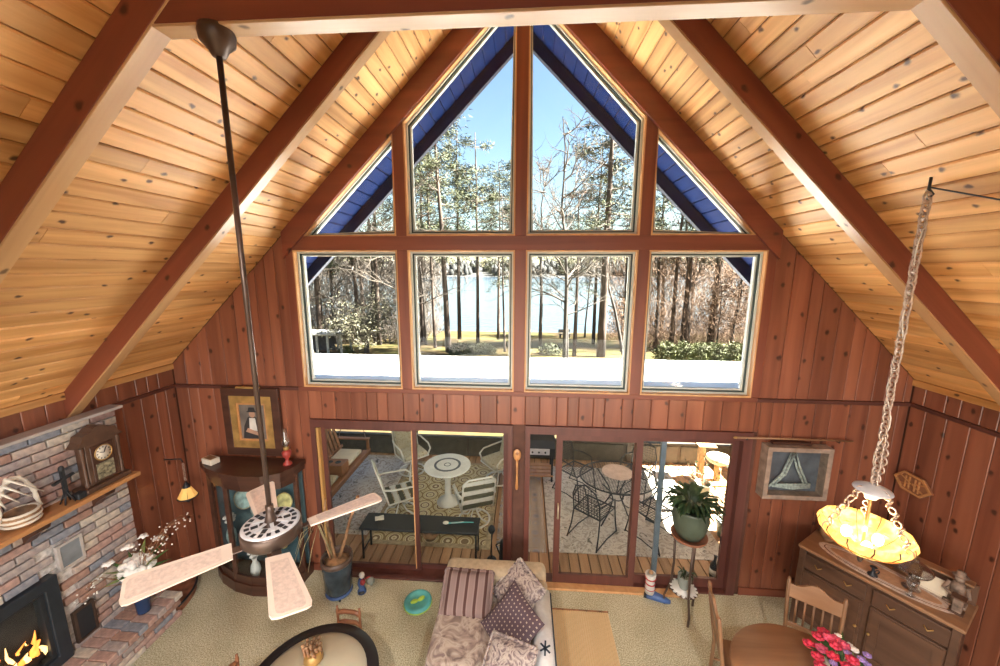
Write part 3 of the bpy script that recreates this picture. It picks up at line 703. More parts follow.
plain('gilt', (.45, .27, .09), .35, .2, metal=.4); plain('canvas_dark', (.16, .13, .11), .6, .3, 4); plain('skin_tone', (.42, .24, .16), .6, .1); plain('coat_dark', (.03, .025, .025), .7, .2); plain('shirt_white', (.6, .57, .52), .7, .1)
plain('turquoise', (.10, .42, .42), .45, .15); plain('lime', (.42, .62, .08), .45, .1); plain('red_paint', (.42, .04, .04), .5, .2); plain('blue_paint', (.05, .10, .25), .45, .2)
plain('terracotta', (.28, .11, .055), .7, .15); plain('pot_green', (.07, .09, .062), .45, .15); plain('pot_grey', (.25, .27, .24), .6, .15)
glassmat('clear_glass', (.95, .97, .97), .5)
glassmat('crystal', (.90, .92, .93), 1.0, 1.6, .12)
plain('teal_back', (.07, .12, .14), .3, .3, 3); plain('plum_red', (.35, .05, .04), .4, .1)

def pillow(m, w, h, th, n=12):
    def P(i, j, s):
        u, v = 2*i/n-1, 2*j/n-1
        z = th/2*math.sqrt(max(0, (1-u**4)))*math.sqrt(max(0, (1-v**4)))*(1-.25*(u*u+v*v)/2)
        k = 1-.07*(1-abs(u*v))
        return (u*w/2*(1-.06*(1-v*v)*abs(u)), v*h/2*(1-.06*(1-u*u)*abs(v)), s*z)
    vs = [P(i, j, 1) for j in range(n+1) for i in range(n+1)]+[P(i, j, -1) for j in range(n+1) for i in range(n+1)]; k = (n+1)**2
    fs = [(j*(n+1)+i, j*(n+1)+i+1, (j+1)*(n+1)+i+1, (j+1)*(n+1)+i) for j in range(n) for i in range(n)]
    fs += [tuple(k+a for a in f[::-1]) for f in fs]
    m.add(vs, fs, True); return m
def fab(name, kind, cols, sc=10, rough=.85):
    m, t, b = newmat(name); setc(b, cols[0], rough, spec=.15)
    tc = t.nodes.new('ShaderNodeTexCoord')
    if kind == 'stripe':
        w_ = t.nodes.new('ShaderNodeTexWave'); w_.bands_direction = 'X'; w_.inputs['Scale'].default_value = sc; w_.inputs['Distortion'].default_value = .4; src = w_.outputs['Fac']; t.links.new(tc.outputs['Object'], w_.inputs['Vector'])
        r = ramp(t, [(.12, cols[0]), (.3, cols[1]), (.7, cols[2])])
    elif kind == 'check':
        a = t.nodes.new('ShaderNodeTexBrick'); a.inputs['Scale'].default_value = sc; a.offset = 0; a.inputs['Mortar Size'].default_value = .18; a.inputs['Brick Width'].default_value = .5; a.inputs['Row Height'].default_value = .5
        a.inputs['Color1'].default_value = (*cols[1], 1); a.inputs['Color2'].default_value = (*cols[1], 1); a.inputs['Mortar'].default_value = (*cols[0], 1)
        t.links.new(tc.outputs['Object'], a.inputs['Vector']); t.links.new(a.outputs['Color'], b.inputs['Base Color']); return m
    elif kind == 'rings':
        v = t.nodes.new('ShaderNodeTexVoronoi'); v.inputs['Scale'].default_value = sc; v.inputs['Randomness'].default_value = .25; src0 = v.outputs['Distance']; t.links.new(tc.outputs['Object'], v.inputs['Vector'])
        src = mathn(t, 'PINGPONG', mathn(t, 'MULTIPLY', src0, 2.0), .5); src = mathn(t, 'MULTIPLY', src, 2)
        r = ramp(t, [(i/len(cols), c) for i, c in enumerate(cols)]); r.color_ramp.interpolation = 'CONSTANT'
    else:
        n_1 = t.nodes.new('ShaderNodeTexNoise'); n_1.inputs['Scale'].default_value = sc; n_1.inputs['Detail'].default_value = 3; n_1.inputs['Distortion'].default_value = 2.2; src = n_1.outputs['Fac']; t.links.new(tc.outputs['Object'], n_1.inputs['Vector'])
        r = ramp(t, [(.3+.4*i/(len(cols)-1), c) for i, c in enumerate(cols)])
    t.links.new(src, r.inputs[0]); t.links.new(r.outputs[0], b.inputs['Base Color']); return m
fab('sofa_floral', 'floral', [(.15, .115, .105), (.33, .26, .225), (.52, .45, .38), (.25, .19, .18)], 5)
fab('stripe_brown', 'stripe', [(.09, .045, .04), (.30, .215, .195), (.25, .175, .16)], 3.1)
fab('check_plum', 'check', [(.11, .075, .09), (.48, .40, .33)], 12)
fab('pillow_floral', 'floral', [(.07, .055, .065), (.28, .225, .23), (.58, .51, .45), (.20, .15, .16)], 11)
plain('sofa_tan', (.50, .40, .27), .85, .1, 20); plain('throw_white', (.78, .80, .82), .85, .05, 20); plain('motif_navy', (.03, .05, .08), .8, .1)
fab('straw', 'stripe', [(.50, .34, .16), (.68, .50, .28), (.76, .58, .35)], 26)

# ------------------------------------------------------------------ fireplace
FX = -4.24
fp = thing('fireplace', 'weathered brick fireplace with raised hearth and black framed fire insert', 'fireplace', (0, 0, 0))
MB().box((FX-.05, -1.72, 1.89), (.08, 1.84, 1.29)).build('mortar_bed', 'mortar', fp); MB().box((FX-.05, -1.165, .62), (.08, .73, 1.24)).build('mortar_bed', 'mortar', fp); MB().box((FX-.05, -2.08, .18), (.08, 1.10, .36)).build('mortar_bed', 'mortar', fp)
BL, BH = .232, .0815
bmesh_full = MB().box((0, 0, 0), (.05, BL-.012, BH-.013)).mesh('brick', .004)
bmesh_half = MB().box((0, 0, 0), (.05, BL/2-.012, BH-.013)).mesh('brick', .004)
for c in range(31):
    z = .02+BH*(c+.5); off = (c % 2)*BL/2; y = -.80
    if z > 2.53: break
    first = True
    while y > -2.45:
        L = BL/2 if (first and c % 2) else BL
        yc = y-L/2
        inside = (z < 1.24 and yc < -1.46) or (1.2 < z < 1.47 and -1.50 < yc < -1.27) or (.41 < z < .75 and -1.48 < yc < -1.29)
        if not inside: link('brick', bmesh_half if L < BL else bmesh_full, 'brick', fp, (FX+rnd.uniform(-.003, .003), yc, z))
        y -= L; first = False
MB().box((-4.255, -1.6, 2.552), (.16, 1.7, .03)).build('top_ledge', 'ledge_grey', fp, bev=.006)
ms = MB().box((-4.125, -1.66, 1.845), (.26, 1.64, .045)).build('mantel_shelf', 'mantel_wood', fp, bev=.008)
MB().box((-4.19, -1.66, 1.79), (.12, 1.6, .06)).build('moulding', 'mantel_wood', ms, bev=.008)
for y in (-1.10, -1.62): MB().prism([(-4.23, 1.815), (-4.04, 1.815), (-4.06, 1.76), (-4.16, 1.70), (-4.23, 1.62)], y-.045, y+.045).build('corbel', 'dark_walnut', fp)
for (ya, yb, za, zb, mt) in ((-1.475, -1.30, 1.225, 1.455, 'slate_plate'), (-1.46, -1.31, .425, .735, 'black_iron')):
    v = MB().box((FX+.035, (ya+yb)/2, (za+zb)/2), (.02, yb-ya, zb-za)).build('vent_plate', mt, fp, bev=.005)
    MB().ring([(ya-.012, za-.012), (yb+.012, za-.012), (yb+.012, zb+.012), (ya-.012, zb+.012)], [(ya+.01, za+.01), (yb-.01, za+.01), (yb-.01, zb-.01), (ya+.01, zb-.01)], FX+.02, FX+.052, 'yz').build('vent_rim', 'ledge_grey' if mt == 'slate_plate' else 'brown_metal', v)
# insert: frame, glass, logs, flames
fy0, fy1, fz0, fz1 = -2.55, -1.53, .36, 1.24
fi = MB().ring([(fy0, fz0), (fy1, fz0), (fy1, fz1), (fy0, fz1)], [(fy0+.1, fz0+.1), (fy1-.1, fz0+.1), (fy1-.1, fz1-.1), (fy0+.1, fz1-.1)], FX-.01, FX+.07, 'yz').build('insert_frame', 'stove_black', fp, bev=.006)
MB().ring([(fy0+.1, fz0+.1), (fy1-.1, fz0+.1), (fy1-.1, fz1-.1), (fy0+.1, fz1-.1)], [(fy0+.13, fz0+.13), (fy1-.13, fz0+.13), (fy1-.13, fz1-.13), (fy0+.13, fz1-.13)], FX-.03, FX+.045, 'yz').build('inner_rim', 'black_iron', fi)
plain('soot', (.035, .03, .03), .9, .2)
fbx = MB(); fbx.box((-4.322, (fy0+fy1)/2, .8), (.01, 1.06, .90)); fbx.box((-4.28, fy1+.0-.003, .8), (.09, .01, .86)); fbx.box((-4.25, (fy0+fy1)/2, .365), (.11, 1.0, .012))
fbx.build('firebox_lining', 'soot', fp)
plain('charred', (.03, .018, .014), .9, .4, 20)
for (a, b_, r_) in (((-4.255, -2.4, .5), (-4.245, -1.70, .56), .05), ((-4.24, -2.3, .52), (-4.25, -1.75, .72), .042), ((-4.235, -2.1, .50), (-4.25, -1.72, .49), .035)):
    MB().tube([a, ((a[0]+b_[0])/2, (a[1]+b_[1])/2, (a[2]+b_[2])/2+.02), b_], [r_, r_*1.05, r_*.9], 7).build('log', 'charred', fp)
flame_m = emitter('flame', (1, .30, .05), .9); ember_m = emitter('ember', (1, .10, .03), .7); hot_m = emitter('flame_core', (1, .62, .22), 1.2)
fr2 = random.Random(4)
for i in range(24):
    y = -1.69-.033*i+fr2.uniform(-.01, .01); h = fr2.uniform(.10, .36); z0 = .50+fr2.uniform(0, .1)
    pts = [(-4.235+fr2.uniform(-.01, .01), y+fr2.uniform(-.015, .015)*k, z0+h*k/4) for k in range(5)]
    MB().tube(pts, [.018, .026, .02, .011, .002], 6).build('flame', 'flame_core' if i % 3 == 0 else 'flame', fp)
for i in range(4): MB().tube([(-4.21, -1.75-.15*i, .47), (-4.205, -1.86-.15*i, .485)], [.009, .006], 5).build('ember_line', 'ember', fp)
MB().box((FX+.02, (fy0+fy1)/2, .8), (.004, .8, .66)).build('glass_door', 'pane_glass', fp)
# raised hearth
MB().box((-4.08, -1.64, .17), (.33, 1.70, .34)).build('hearth_core', 'mortar', fp)
hb = MB().box((0, 0, 0), (.205, .088, .06)).mesh('hearth_brick', .004)
for i in range(17):
    y = -.84-.098*i
    link('hearth_brick', hb, 'brick', fp, (-3.895, y, .335)); link('hearth_brick', hb, 'brick', fp, (-4.115, y+.02, .333))
fbk = MB().box((0, 0, 0), (.04, .20, .058)).mesh('hearth_brick', .004)
for c in range(4):
    for i in range(8):
        y = -.85-.212*i-(c % 2)*.106
        link('hearth_brick', fbk, 'brick', fp, (-3.905+.012*(c == 3), y, .036+.07*c))
ebk = MB().box((0, 0, 0), (.20, .04, .058)).mesh('hearth_brick', .004)
for c in range(4):
    for i in range(2): link('hearth_brick', ebk, 'brick', fp, (-4.02-.2*i-.03*(c % 2), -.785, .036+.07*c))
plain('rust_brick', (.27, .11, .06), .8, .3, 12)
arc = [(-4.30, -.74)]+[(-4.30+.36*math.cos(a), -.74+.50*math.sin(a)) for a in [PI/2*k/8 for k in range(9)]]
he = MB().prism(arc, 0, .10, 'xy').build('curved_step', 'rust_brick', fp)
MB().tube([(-4.30+.37*math.cos(PI/2*k/10), -.74+.51*math.sin(PI/2*k/10), .10) for k in range(11)], .014, 6).build('step_rim', 'black_iron', he)

# ------------------------------------------------------------------ things on the mantel
ck = thing('mantel_clock', 'carved dark wood mantel clock with white round dial on mantel', 'clock', (-4.12, -1.09, 1.868))
MB().box((0, 0, .025), (.17, .40, .05)).build('base', 'oak_sideboard', ck, bev=.008)
MB().box((-.01, 0, .26), (.11, .27, .42)).build('case', 'oak_sideboard', ck, bev=.006)
top = [(-.20, .46), (-.165, .50), (-.14, .56), (-.08, .575), (-.04, .61), (0, .62), (.04, .61), (.08, .575), (.14, .56), (.165, .50), (.20, .46)]
MB().prism(top, -.06, .06, 'yz').build('pediment', 'oak_sideboard', ck)
for s in (-1, 1): MB().lathe([(.018, 0), (.022, .03), (.014, .06), (.016, .32), (.022, .36), (.02, .40)], 10, (.035, s*.155, .05)).build('column', 'oak_sideboard', ck)
dr = MB().box((.05, 0, .25), (.012, .20, .36)).build('door', 'dark_walnut', ck, bev=.004)
MB().lathe([(.0, .0), (.072, 0), (.072, .006), (0, .006)], 24).build('dial', 'ivory', dr, loc=(.058, 0, .34), rot=(0, PI/2, 0))
MB().torus((.062, 0, .34), .074, .006, 24, 6, (0, PI/2, 0)).build('bezel', 'gilt', dr)
hd = MB(); hd.bar((.068, 0, .34), (.068, .02, .385), .006, .003, (1, 0, 0)); hd.bar((.068, 0, .34), (.068, -.035, .355), .006, .003, (1, 0, 0)); hd.build('hands', 'black_iron', dr)
for k in range(12): MB().box((.066, .056*math.sin(k*PI/6), .34+.056*math.cos(k*PI/6)), (.002, .008, .012), (-k*PI/6, 0, 0)).build('hour_mark', 'black_iron', dr)
plain('etched', (.22, .20, .13), .4, .6, 40)
MB().box((.058, 0, .165), (.004, .15, .16)).build('etched_glass', 'etched', dr)
bk = thing('driftwood_basket', 'whitish twisted vine basket with tall arched handle on mantel', 'basket', (-4.12, -1.70, 1.868))
MB().lathe([(.07, 0), (.10, .03), (.115, .09), (.105, .13), (.09, .12), (.08, .04), (0, .02)], 16).build('bowl', 'drift', bk)
for k in range(3): MB().torus((0, 0, .04+.04*k), .105+.006*(k == 1), .012, 20, 5).build('weave', 'ivory', bk)
tw = random.Random(2)
for k in range(3):
    MB().tube([(.02*math.sin(3*i+k), .125*math.cos(PI*i/12), .10+.32*math.sin(PI*i/12)+tw.uniform(-.012, .012)) for i in range(13)], .013, 6).build('handle_vine', 'ivory', bk)
for k in range(4): MB().tube([(.03, -.12+.02*k, .3+.05*k), (.05, -.10+.08*k, .22)], [.012, .003], 5).build('twig', 'ivory', bk)
ns = thing('nail_figure', 'dark iron cross figure standing on splayed legs beside clock', 'figurine', (-4.10, -1.40, 1.868))
MB().box((0, 0, .20), (.02, .03, .24), (0, 0, 0)).build('body', 'black_iron', ns); MB().bar((0, -.08, .22), (0, .08, .25), .025, .02).build('arms', 'black_iron', ns)
for k in range(4): MB().tube([(0, 0, .12), (.05*math.cos(k*1.57+.6), .05*math.sin(k*1.57+.6), 0)], [.01, .006], 6).build('leg', 'black_iron', ns)
MB().ell((0, 0, .335), (.022, .022, .03)).build('head', 'black_iron', ns)
tag(MB().box((0, 0, .03), (.07, .07, .06)).build('trinket_box', 'black_iron', None, bev=.006, loc=(-4.07, -1.33, 1.868)), 'small black box at the left foot of the mantel clock', 'box')

# vase of white flowers on the hearth
vs_ = thing('flower_vase', 'blue glass vase of white blooms and twigs on brick hearth', 'vase', (-3.97, -1.06, .366)); vs_.scale = (1.1, 1.1, 1.1)
MB().lathe([(.0, .0), (.05, 0), (.055, .02), (.06, .15), (.058, .30), (.05, .30), (.05, .03), (0, .02)], 16).build('vase', 'navy_glass', vs_)
fl = random.Random(8)
hyd = MB().ell((.02, -.01, .50), (.105, .105, .085), 12, 8)
for _ in range(70):
    d = Vector((fl.gauss(0, 1), fl.gauss(0, 1), fl.gauss(0, 1))).normalized(); p = Vector((.02, -.01, .50))+Vector((d.x*.115, d.y*.115, d.z*.09)); hyd.ell(p, (.036, .036, .022), 6, 3, (fl.uniform(-1, 1), fl.uniform(-1, 1), 0))
tag(hyd.build('large_bloom', 'petal_white', vs_), kind='stuff')
for (x, y, z, s) in ((-.05, .0, .70, .055), (.02, .22, .62, .05), (-.12, -.12, .62, .05), (-.02, .12, .72, .045)):
    b2 = MB()
    for k in range(9): b2.ell((x+s*.6*math.cos(k*2.4)*(k/9)**.5, y+s*.6*math.sin(k*2.4)*(k/9)**.5, z+.01*(9-k)/9), (s*.55, s*.45, s*.2), 6, 3, (fl.uniform(-.6, .6), fl.uniform(-.6, .6), k))
    b2.build('bloom', 'petal_white', vs_)
for k in range(26):
    a = k*.7; L = fl.uniform(.16, .30); m2 = MB(); p0 = Vector((0, 0, .32)); p2 = p0+Vector((max(-.15, math.cos(a)*L), math.sin(a)*L, fl.uniform(.08, .34))); md = (p0+p2)/2+Vector((0, 0, .06)); sd = Vector((-math.sin(a), math.cos(a), 0))*.028
    m2.add([p0, md-sd, p2, md+sd, md+Vector((0, 0, .012))], [(0, 1, 4), (1, 2, 4), (2, 3, 4), (3, 0, 4)]); m2.build('leaf', 'leaf_green' if k % 3 else 'stem_green', vs_)
for k in range(14):
    a = fl.uniform(-.9, 2.2) if k < 9 else fl.uniform(2.4, 4.6); L = fl.uniform(.3, .5); pts = [(max(-.16, math.cos(a)*L*u), math.sin(a)*L*u, .28+(.55 if k < 9 else .25)*math.sin(u*2.0)) for u in (0, .3, .6, .8, 1)]
    tg = MB().tube(pts, .003, 4).build('twig', 'twist_wood', vs_); bd = MB()
    for u in range(6): q = Vector(pts[2]).lerp(Vector(pts[4]), u/5); bd.ell(q+Vector((fl.gauss(0, .02), fl.gauss(0, .02), fl.gauss(0, .02))), (.008, .008, .008), 5, 3)
    tag(bd.build('buds', 'petal_white', tg), kind='stuff')

# ------------------------------------------------------------------ corner curio cabinet
CZ = 1.62
cab = thing('curio_cabinet', 'dark bow-front curio cabinet with glass doors in the corner', 'cabinet', (0, 0, 0))
bow = [(-3.93, -.03), (-3.90, -.17), (-3.75, -.28), (-3.5, -.39), (-3.25, -.44), (-3.0, -.43), (-2.83, -.34), (-2.75, -.19), (-2.73, -.03)]
def offs(poly, d): return [(p[0]+d*(1 if p[0] > -3.33 else -1)*min(1, abs(p[0]+3.33)*2), p[1]-d*(0 if i in (0, 8) else 1)) for i, p in enumerate(poly)]
MB().prism(offs(bow, .04), CZ-.06, CZ, 'xy').build('top', 'dark_walnut', cab); MB().prism(offs(bow, .02), CZ-.13, CZ-.06, 'xy').build('cornice', 'dark_walnut', cab)
MB().prism(offs(bow, .02), 0, .14, 'xy').build('base', 'dark_walnut', cab)
MB().box((-3.33, -.045, .82), (1.18, .02, 1.36)).build('back_panel', 'teal_back', cab)
for p in (bow[1], bow[3], bow[5], bow[7]): MB().box((p[0], p[1]+.02, .82), (.055, .04, 1.36)).build('stile', 'dark_walnut', cab, bev=.005)
for i in (1, 3, 5):
    pts = bow[i:i+3]
    for za, zb in ((.14, .24), (1.40, 1.50)):
        mm = MB()
        for a, b_ in zip(pts, pts[1:]): mm.bar((a[0], a[1]+.015, (za+zb)/2), (b_[0], b_[1]+.015, (za+zb)/2), .03, zb-za)
        mm.build('rail', 'dark_walnut', cab)
    g = MB()
    for a, b_ in zip(pts, pts[1:]): g.bar((a[0], a[1]+.015, .82), (b_[0], b_[1]+.015, .82), .005, 1.16)
    g.build('curved_pane', 'clear_glass', cab)
for z in (.55, .98): MB().prism(offs(bow, -.05), z-.006, z+.006, 'xy').build('glass_shelf', 'clear_glass', cab)
plain('china_teal', (.35, .48, .46), .3, .3, 15); plain('china_yellow', (.55, .50, .22), .4, .3, 15)
def plate(x, y, z, r, mat, label):
    o = thing('display_plate', label, 'plate', (x, y, z)); k = MB().lathe([(0, 0), (r*.55, .004), (r*.62, .012), (r, .022), (r, .027), (r*.6, .018), (0, .01)], 22).build('dish', mat, o, loc=(0, 0, r), rot=(math.radians(78), 0, 0)); MB().torus((0, 0, .026), r*.96, .004, 22, 5).build('rim_line', 'gilt', k)
plate(-3.45, -.16, .992, .13, 'china_teal', 'pale teal plate standing on upper cabinet shelf')
plate(-2.93, -.14, .992, .11, 'china_yellow', 'yellow green plate standing on upper cabinet shelf')
plate(-3.25, -.16, .562, .12, 'white_matte', 'white plate standing on lower cabinet shelf')
def cvase(x, y, z, h, mat, label):
    o = thing('display_vase', label, 'vase', (x, y, z)); MB().lathe([(0, 0), (.035, 0), (.06, h*.3), (.05, h*.6), (.022, h*.82), (.035, h), (.028, h), (.016, h*.82), (0, h*.5)], 14).build('body', mat, o)
    bl = MB()
    for k in range(8): bl.ell((.045*math.cos(k*.8), .045*math.sin(k*.8), h+.05+.02*(k % 3)), (.028, .028, .022), 6, 4)
    bl.build('flowers', 'petal_white' if mat != 'china_yellow' else 'lime', o)
cvase(-3.2, -.30, .992, .26, 'china_teal', 'teal vase of white flowers in middle of upper shelf')
cvase(-2.9, -.28, .562, .24, 'china_yellow', 'yellow green vase at right end of lower cabinet shelf')
cvase(-3.6, -.26, .562, .28, 'china_teal', 'tall teal vase at left end of lower cabinet shelf')
cvase(-3.30, -.30, .142, .26, 'white_matte', 'white vase of flowers on cabinet floor')
# lamp, card on the cabinet
ol = thing('oil_lamp', 'glass oil lamp with red base on cabinet beside picture', 'lamp', (-2.83, -.17, CZ))
MB().lathe([(.0, 0), (.055, 0), (.05, .02), (.02, .05), (.022, .08), (.05, .12), (.055, .16), (.03, .19), (0, .19)], 16).build('font', 'plum_red', ol)
MB().lathe([(.028, .19), (.034, .21), (.03, .23)], 12).build('burner', 'gilt', ol)
MB().lathe([(.026, .22), (.045, .27), (.042, .32), (.024, .37), (.024, .46)], 16).build('chimney', 'crystal', ol)
cd = thing('recipe_box', 'small open white card box at left end of cabinet top', 'box', (-3.79, -.21, CZ), -.3)
MB().box((0, 0, .035), (.17, .11, .07)).build('box', 'ivory', cd, bev=.004); MB().box((0, -.002, .072), (.13, .075, .006)).build('insert_panel', 'drift', cd)
# portrait
pc = thing('framed_portrait', 'gilt framed portrait of a seated figure in dark hat above cabinet', 'picture', (-3.32, -.035, 2.10))
MB().ring([(-.37, -.44), (.37, -.44), (.37, .44), (-.37, .44)], [(-.27, -.34), (.27, -.34), (.27, .34), (-.27, .34)], -.03, .02).build('outer_frame', 'dark_walnut', pc, bev=.006)
MB().ring([(-.27, -.34), (.27, -.34), (.27, .34), (-.27, .34)], [(-.19, -.25), (.19, -.25), (.19, .25), (-.19, .25)], -.025, .01).build('gilt_liner', 'gilt', pc)
MB().ring([(-.19, -.25), (.19, -.25), (.19, .25), (-.19, .25)], [(-.165, -.225), (.165, -.225), (.165, .225), (-.165, .225)], -.015, .01).build('inner_liner', 'mantel_wood', pc)
cv = MB().box((0, 0, 0), (.34, .012, .46)).build('canvas', 'canvas_dark', pc)
MB().prism([(-.14, -.22), (.12, -.22), (.10, -.05), (.05, .06), (-.06, .06), (-.12, -.06)], -.010, -.006).build('figure_coat', 'coat_dark', cv)
MB().prism([(-.05, -.10), (.05, -.12), (.035, .05), (-.04, .05)], -.013, -.010).build('figure_shirt', 'shirt_white', cv)
MB().prism([(-.10, -.13), (.10, -.19), (.13, -.16), (-.07, -.08)], -.015, -.012).build('figure_arm', 'skin_tone', cv)
MB().prism([(.038*math.cos(k*PI/6), .105+.048*math.sin(k*PI/6)) for k in range(12)], -.013, -.009).build('figure_head', 'skin_tone', cv)
MB().prism([(-.07, .13), (.07, .13), (.045, .15), (.035, .19), (-.035, .19), (-.045, .15)], -.016, -.012).build('figure_hat', 'coat_dark', cv)
MB().box((0, -.03, .455), (.30, .03, .02)).build('picture_light', 'gilt', pc)
# hanging lantern in the left corner
hl = thing('hanging_lantern', 'small amber stained glass lantern hanging in left corner', 'lantern', (-4.05, -.32, 1.18))
MB().tube([(-.24, 0, .52), (-.02, 0, .54), (0, 0, .50)], .008, 6).build('bracket', 'black_iron', hl)
for k in range(7): MB().torus((0, 0, .47-.033*k), .013, .004, 10, 5, (PI/2, 0, (k % 2)*PI/2)).build('link', 'chain_metal', hl)
amb = emitter('amber_glass', (.75, .42, .12), .3)
for k in range(8):
    a0, a1 = k*PI/4, (k+1)*PI/4-.05
    MB().add([(.04*math.cos(a0), .04*math.sin(a0), .17), (.04*math.cos(a1), .04*math.sin(a1), .17), (.10*math.cos(a1), .10*math.sin(a1), .05), (.10*math.cos(a0), .10*math.sin(a0), .05), (.038*math.cos(a0), .038*math.sin(a0), .165), (.038*math.cos(a1), .038*math.sin(a1), .165), (.096*math.cos(a1), .096*math.sin(a1), .047), (.096*math.cos(a0), .096*math.sin(a0), .047)],
             [(0, 1, 2, 3), (7, 6, 5, 4), (0, 4, 5, 1), (1, 5, 6, 2), (2, 6, 7, 3), (3, 7, 4, 0)]).build('glass_panel', 'amber_glass', hl)
MB().lathe([(.045, .17), (.03, .20), (.01, .24), (0, .24)], 8).build('cap', 'black_iron', hl); MB().torus((0, 0, .045), .10, .008, 16, 5).build('rim', 'black_iron', hl); MB().lathe([(.0, -.04), (.02, -.02), (.07, .03), (.06, .04)], 12).build('finial', 'black_iron', hl)

# ------------------------------------------------------------------ ceiling fan
FXC, FYC = -1.45, -2.31
fan = thing('ceiling_fan', 'four-blade ceiling fan on long rod hung from the tie beam', 'fan', (FXC, FYC, 2.38))
MB().lathe([(.0, 0), (.03, 0), (.045, .03), (.075, .06), (.08, .10), (.075, .125), (0, .125)], 20).build('canopy', 'brown_metal', fan, loc=(0, 0, 2.63))
MB().cyl((0, 0, .13), (0, 0, 2.66), .014, n=12).build('downrod', 'brown_metal', fan)
mh = MB().lathe([(0, -.01), (.10, -.02), (.142, .0), (.163, .03), (.163, .085), (.156, .098), (.137, .10), (0, .10)], 36).build('motor_housing', 'brown_metal', fan)
MB().lathe([(.06, .108), (.147, .108), (.157, .10), (.152, .096), (.06, .10)], 36).build('top_plate', 'pale_metal', mh)
for k in range(18):
    a = k*PI/9
    MB().box((.124*math.cos(a), .124*math.sin(a), .1095), (.026, .022, .003), (0, 0, a)).build('vent_slot', 'black_iron', mh, bev=.0)
for k in range(6):
    a = k*PI/3+.2
    MB().bar((.03*math.cos(a), .03*math.sin(a), .118), (.10*math.cos(a), .10*math.sin(a), .112), .02, .006).build('spoke', 'pale_metal', mh)
    MB().box((.085*math.cos(a+.52), .085*math.sin(a+.52), .109), (.036, .026, .003), (0, 0, a+.52)).build('vent_slot', 'black_iron', mh)
MB().lathe([(.045, .10), (.03, .13), (.022, .17), (.022, .22), (0, .22)], 16).build('collar', 'brown_metal', mh)
MB().lathe([(0, -.07), (.05, -.06), (.07, -.02), (.07, 0)], 16).build('switch_cup', 'brown_metal', fan)
for k in range(4):
    a = math.radians(-48+90*k)
    n8 = 8; L0, L1 = .20, .655; outl = [(L0, -.06), (L1-.035, -.092), (L1-.01, -.084), (L1, -.06), (L1, .06), (L1-.01, .084), (L1-.035, .092), (L0, .06)]
    bl = MB().prism(outl, -.005, .005, 'xy').build('blade', 'blade_wood', fan, loc=(0, 0, .012)); bl.rotation_euler = Euler((math.radians(-11), 0, a))
    MB().prism([(x*.86+.075 if x > .3 else x+.05, y*.72) for x, y in outl], -.0075, .0075, 'xy').build('cane_inset', 'cane_panel', bl)
    MB().box((.17, 0, -.004), (.12, .05, .008)).build('blade_iron', 'brown_metal', bl, bev=.003)
pcn = MB().tube([(.05, -.06, -.04), (.05, -.06, -.32)], .0022, 4).build('pull_chain', 'gilt', fan); MB().ell((.05, -.06, -.33), (.008, .008, .014), 6, 4).build('pull_knob', 'gilt', pcn)
# ------------------------------------------------------------------ sofa with cushions
sf = thing('sofa', 'tan armed sofa with brown floral seat seen from above', 'sofa', (-.23, -.46, 0))
# local frame: x right, y towards the doors; far arm at y = 0
def rbox(c, d, name, mat, par, bev=.05, seg=3): return MB().box((0, 0, 0), d).build(name, mat, par, bev=bev, seg=seg, loc=c, smooth=True)
rbox((-.08, -.98, .17), (1.00, 1.76, .24), 'base', 'sofa_tan', sf, .03)
rbox((0, -.02, .36), (1.14, .22, .60), 'arm', 'sofa_tan', sf, .07)
rbox((.51, -1.05, .33), (.14, 1.90, .52), 'back', 'sofa_tan', sf, .05)
for k in range(2): rbox((-.08, -.56-.86*k, .355), (1.02, .85, .16), 'seat_cushion', 'sofa_floral', sf, .04)
for x in (-.5, .5):
    for y in (-.02, -1.9): MB().cyl((x, y, 0), (x, y, .06), .02, .028).build('foot', 'dark_walnut', sf)
th_ = MB(); n = 10
prof = [(.42, .44), (.43, .57), (.46, .605), (.52, .612), (.575, .60), (.592, .55), (.596, .30)]
th_.add([(x, y, z) for y in (-.28, -1.6) for x, z in prof], [(i, i+1, i+8, i+7) for i in range(6)], True)
th = th_.build('sofa_throw', 'throw_white'); th.location = (-.23, -.46, 0); md_ = th.modifiers.new('s', 'SOLIDIFY'); md_.thickness = .012; md_.offset = 1
tag(th, 'white throw with dark star motif draped over sofa back', 'throw')
mo = MB()
for k in range(3): mo.bar((.515-.05*math.cos(k*PI/3+.4), -.92-.07*math.sin(k*PI/3+.4), .628), (.515+.05*math.cos(k*PI/3+.4), -.92+.07*math.sin(k*PI/3+.4), .628), .016, .003)
mo.build('star_motif', 'motif_navy', th)
MB().tube([(.60, -.27, .56), (.605, -.9, .55), (.605, -1.6, .55)], .012, 6).build('dark_border', 'motif_navy', th)
def cushion(name, mat, label, loc, rot, w, h, t_, fringe=None):
    o = pillow(MB(), w, h, t_).build(name, mat, None, loc=loc); o.rotation_euler = Euler(rot, 'XYZ'); tag(o, label, 'pillow', 'scatter pillows on the sofa')
    if fringe:
        f = MB(); fr = random.Random(len(label)); n = 16
        for sgn, ax in ((1, 0), (-1, 0), (1, 1), (-1, 1)) if fringe == 'all' else ((1, 1),):
            pts = [((2*i/n-1)*w/2*.98, sgn*h/2*.98, fr.uniform(-.006, .006)) if ax else (sgn*w/2*.98, (2*i/n-1)*h/2*.98, fr.uniform(-.006, .006)) for i in range(n+1)]
            f.tube(pts, [.012+.007*(i % 2) for i in range(n+1)], 6)
        f.build('fringe', mat if fringe != 'cord' else 'motif_navy', o)
    return o
